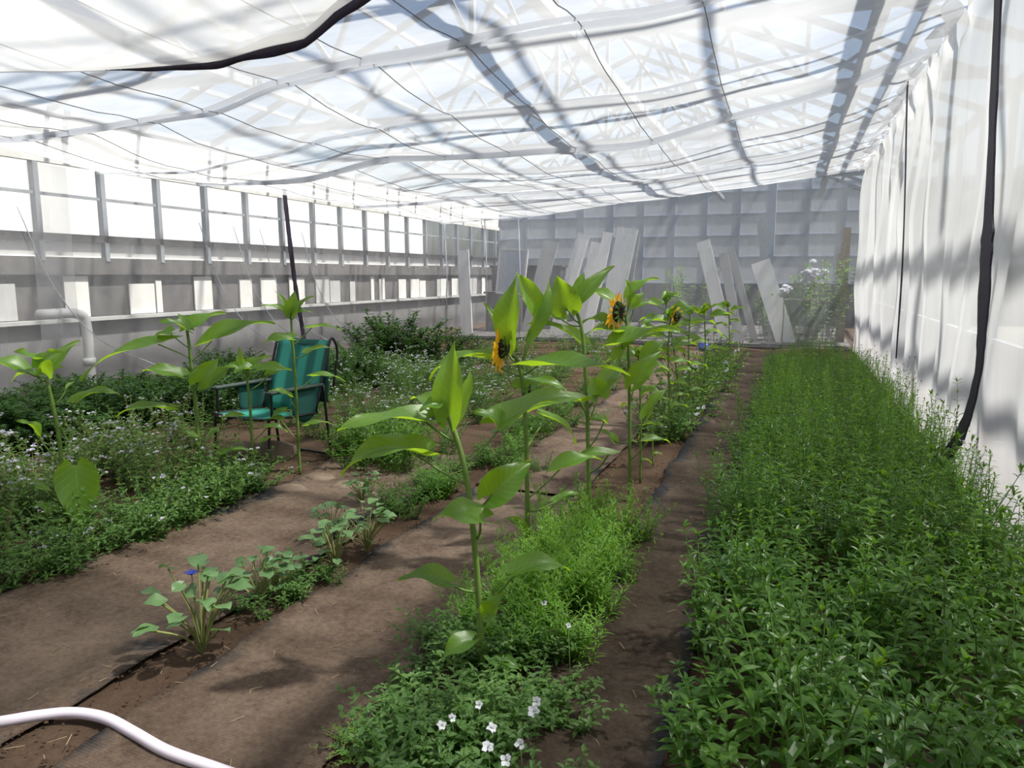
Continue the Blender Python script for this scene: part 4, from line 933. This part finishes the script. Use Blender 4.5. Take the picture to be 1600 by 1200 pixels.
for k in range(46):
    y = rg.uniform(6.6, 12.5); x = rg.gauss(-1.02, .13)
    plant('ageratum_low', 'low_seedling', x, y, 'low leafy seedling filling the far end of the sunflower row', 'plant', 'low seedlings at the end of the sunflower row', rg.uniform(.9, 1.35), rg.uniform(1.0, 1.5)*(1.4 if y > 8 else .9), rg)
for k in range(10):
    plant('dark_weed', 'path_weed', -.36+rg.gauss(0, .03), rg.uniform(4.2, 9.5), 'small weed growing through the path edge beside the dense bed', 'plant', 'weeds at the path edge', rg.uniform(.35, .6), rg.uniform(.5, .8), rg)

# shrubs behind the back net
kind('rose', lambda r: herb(r, 20, 1.25, .5, .10, .055, .055, .3, 0, .01, .5, .006, 2, False, 0), 3, 'stem_pale', 'leaf_weed')
for x, y, sc, lab in ((.65, 17.4, 1.3, 'leafy rose bush behind the right end of the back net'), (-.45, 17.9, .9, 'rose bush behind the back net near the blue post'), (-2.3, 18.2, 1.2, 'climbing shrub behind the back net at the middle'), (-3.9, 17.6, .6, 'small shrub behind the back net, behind the tall sunflower'), (.2, 17.0, .5, 'small shrub at the foot of the back net by the boards')):
    plant('rose', 'rose_bush', x, y, lab, 'bush', 'shrubs behind the back net', sc, 1.1, rg)
def roses(p, n, rad, lab):
    r = empty('rose_cluster', (p.x, p.y, .0)); tag(r, lab, 'flowers'); rng = random.Random(int(p.x*100)); b = MB()
    for k in range(n): puff(b, (rng.gauss(0, rad*.5), rng.gauss(0, rad*.4), p.z+rng.gauss(0, rad*.4)), .075, rng, 26)
    b.build('blossom', 'flower_white', r); b = MB(); b.tube([(0, 0, .0), (.02, 0, p.z*.5), (0, 0, p.z)], .012, 6); b.build('stem', 'stem_pale', r, True)
roses(AY(1268, 430, 17.2), 26, .20, 'big clump of white roses behind the back net'); roses(AY(1225, 455, 17.3), 7, .12, 'small white roses left of the big clump')

# ------------------------------------------------------------------ green folding chair
_cp = G(452, 642, .42)
ch = empty('folding_chair', (_cp.x-.03, _cp.y-.2, .03), 0); tag(ch, 'green canvas folding armchair with black tube frame', 'chair'); ch.rotation_euler = (0, 0, math.radians(-8))
# local: -Y is the front, X across
w2, sh, bh = .28, .40, .98
def lin(a, b_, t): return Vector(a).lerp(Vector(b_), t)
def sheet_part(name, fn, mt_, nu=10, nv=10, th=.006):
    b = MB(); b.uv = []; b.grid(nu, nv, fn); b.uv = [(i/nu, j/nv) for j in range(nv+1) for i in range(nu+1)]
    o = b.build(name, mt_, ch, True); q = o.modifiers.new('t', 'SOLIDIFY'); q.thickness = th; return o
sheet_part('seat', lambda u, v: ((u-.5)*2*w2, -.30+.50*v, sh+.03*(1-v)-.045*math.sin(math.pi*u)*math.sin(math.pi*v)-.02*(v > .98)), 'canvas_green')
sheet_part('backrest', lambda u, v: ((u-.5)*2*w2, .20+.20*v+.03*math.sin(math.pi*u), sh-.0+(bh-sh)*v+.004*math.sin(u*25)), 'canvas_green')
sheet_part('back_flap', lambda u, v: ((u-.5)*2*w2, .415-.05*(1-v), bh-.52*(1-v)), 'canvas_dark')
def ch_tube(name, pts, r=.011, mt_='tube_black'):
    b = MB(); b.tube(spline(pts, 5), r, 8); return b.build(name, mt_, ch, True)
for sx in (-1, 1):
    X = sx*(w2+.02)
    ch_tube('side_rail', [(X, .20, sh), (X, .30, .7), (X, .40, bh+.0), (X+sx*.015, .44, bh-.01), (X+sx*.02, .46, bh-.12), (X+sx*.02, .40, .6)])
    ch_tube('seat_rail', [(X, -.32, sh+.03), (X, -.05, sh+.01), (X, .22, sh)])
    ch_tube('leg', [(X, -.30, sh+.03), (X, -.31, .2), (X, -.32, .02)]); ch_tube('leg', [(X, .30, .62), (X, .33, .3), (X, .36, .02)])
    b = MB(); b.box((X-.035, -.30, .615), (X+.035, .28, .64)); ar = b.build('armrest', 'dark_green', ch); ar.modifiers.new('b', 'BEVEL').width = .008
    ch_tube('arm_post', [(X, -.27, sh+.03), (X, -.27, .62)])
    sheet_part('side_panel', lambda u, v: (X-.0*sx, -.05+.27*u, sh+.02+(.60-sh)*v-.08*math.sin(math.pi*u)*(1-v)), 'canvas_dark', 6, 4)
ch_tube('foot_bar', [(-w2-.02, -.32, .02), (0, -.325, .02), (w2+.02, -.32, .02)]); ch_tube('foot_bar', [(-w2-.02, .36, .02), (0, .365, .02), (w2+.02, .36, .02)])
ch_tube('front_bar', [(-w2, -.31, sh+.025), (0, -.31, sh+.01), (w2, -.31, sh+.025)])

# ------------------------------------------------------------------ hose, stones, litter
hp = [G(-160, 1165, .03), G(-60, 1142, .03), G(0, 1134, .03), G(60, 1126, .03), G(115, 1124, .03), G(165, 1133, .03), G(210, 1153, .03), G(260, 1178, .03), G(330, 1200, .03), G(420, 1232, .03)]
hp = [Vector((p.x, p.y, soilz(p.x, p.y)+.036)) for p in hp]; P = spline(hp, 8); c = hp[4].copy()
mb = MB(); n = 16; mb.uv = []; mb.tube([p-c for p in P], .019, n); mb.uv = [(i/len(P), (j+.5)/n) for i in range(len(P)) for j in range(n)]
tag(mb.build('garden_hose', 'hose', None, True, c), 'pale lilac-white garden hose curving across the near left corner', 'hose')
rs = random.Random(8)
def rock(x, y, sx, sy, sz, label, seed):
    b = MB(); V = []; n, k = 14, 8
    for i in range(k+1):
        th = math.pi*i/k
        for j in range(n):
            a = 2*math.pi*j/n; d = Vector((math.sin(th)*math.cos(a), math.sin(th)*math.sin(a), math.cos(th))); q = 1+.28*noise.noise(d*1.4+Vector((seed*7, 0, 0)))+.1*noise.noise(d*4+Vector((seed, 3, 0)))
            V.append((d.x*sx*q, d.y*sy*q, d.z*sz*q))
    b.add(V, [(i*n+j, i*n+(j+1) % n, (i+1)*n+(j+1) % n, (i+1)*n+j) for i in range(k) for j in range(n)])
    tag(b.build('stone', 'stone', None, True, (x, y, soilz(x, y)+sz*.35)), label, 'stone', 'stones by the chair')
for k, (px, py, sx, sz, lab) in enumerate(((432, 722, .19, .10, 'big rounded brown stone under the green chair'), (385, 718, .16, .07, 'flat brown stone left of the big one under the chair'), (500, 752, .14, .04, 'flat stone on the path in front of the chair'), (545, 765, .15, .04, 'flat stone half sunk in the path right of the chair'), (455, 770, .13, .035, 'half-buried stone on the path below the chair'), (590, 782, .10, .04, 'small stone beside the dark weeds'))):
    p = G(px, py); rock(p.x, p.y, sx, sx*.8, sz, lab, k)
# rolled dark cloth edge in second bed
mb = MB(); P = [G(500, 862), G(545, 832), G(590, 812), G(640, 790)]; P = spline([Vector((p.x, p.y, soilz(p.x, p.y)+.03+.015*math.sin(i*2))) for i, p in enumerate(P)], 6); c = P[0].copy()
mb.tube([p-c for p in P], [.02+.018*math.sin(math.pi*i/len(P)) for i in range(len(P))], 8); tag(mb.build('rolled_cloth', 'tube_black', None, True, c), 'rolled dark edge of ground cloth beside the round-leaved seedlings', 'cloth')
mb = MB()
for k in range(260):
    x, y = rs.uniform(-3.4, -.35), 1.3+4.2*rs.random()**1.5
    a = rs.uniform(0, 3.14); L = rs.uniform(.006, .028); z = soilz(x, y)+.034; d = Vector((math.cos(a), math.sin(a), rs.uniform(-.1, .1)))*L
    mb.bar(Vector((x, y, z))-d, Vector((x, y, z))+d, .0016, .0014)
tag(mb.build('straw_litter', 'straw'), 'scattered straw bits and dry stalks lying on the paths', 'straw', None, 'stuff')
# blue cap near the back net
b = MB(); p = AY(1100, 553, 15.9); b.tube([(0, 0, 0), (0, 0, .05), (0, 0, .12), (0, 0, .15)], [.12, .13, .10, .03], 14); b.box((-.15, -.09, .0), (.15, .09, .015)); tag(b.build('blue_tub', 'blue_plastic', None, True, (p.x, p.y, soilz(p.x, p.y))), 'small blue plastic tub lying by the back net', 'tub')

mb = MB(); rk = random.Random(31)
def clod(x, y, r_):
    z = soilz(x, y)+.018+r_*.3; d = [(1, 0, 0), (0, 1, 0), (-1, 0, 0), (0, -1, 0), (0, 0, .8), (0, 0, -.8)]
    mb.add([(x+a*r_*rk.uniform(.6, 1.2), y+b_*r_*rk.uniform(.6, 1.2), z+c_*r_*rk.uniform(.6, 1.2)) for a, b_, c_ in d], [(0, 1, 4), (1, 2, 4), (2, 3, 4), (3, 0, 4), (1, 0, 5), (2, 1, 5), (3, 2, 5), (0, 3, 5)])
for xc in (-3.45, -2.33, -2.08, -1.30, -.84, -.34):
    for k in range(420): clod(xc+rk.gauss(0, .05), 1.2+5.5*rk.random()**1.5, rk.uniform(.003, .011))
for k in range(2200): clod(rk.uniform(-3.4, -.35), 1.2+4.5*rk.random()**1.5, rk.uniform(.0015, .005))
tag(mb.build('soil_crumbs', 'soil'), 'brown soil crumbs strewn over the ground cloth and bed edges', 'soil', None, 'stuff')
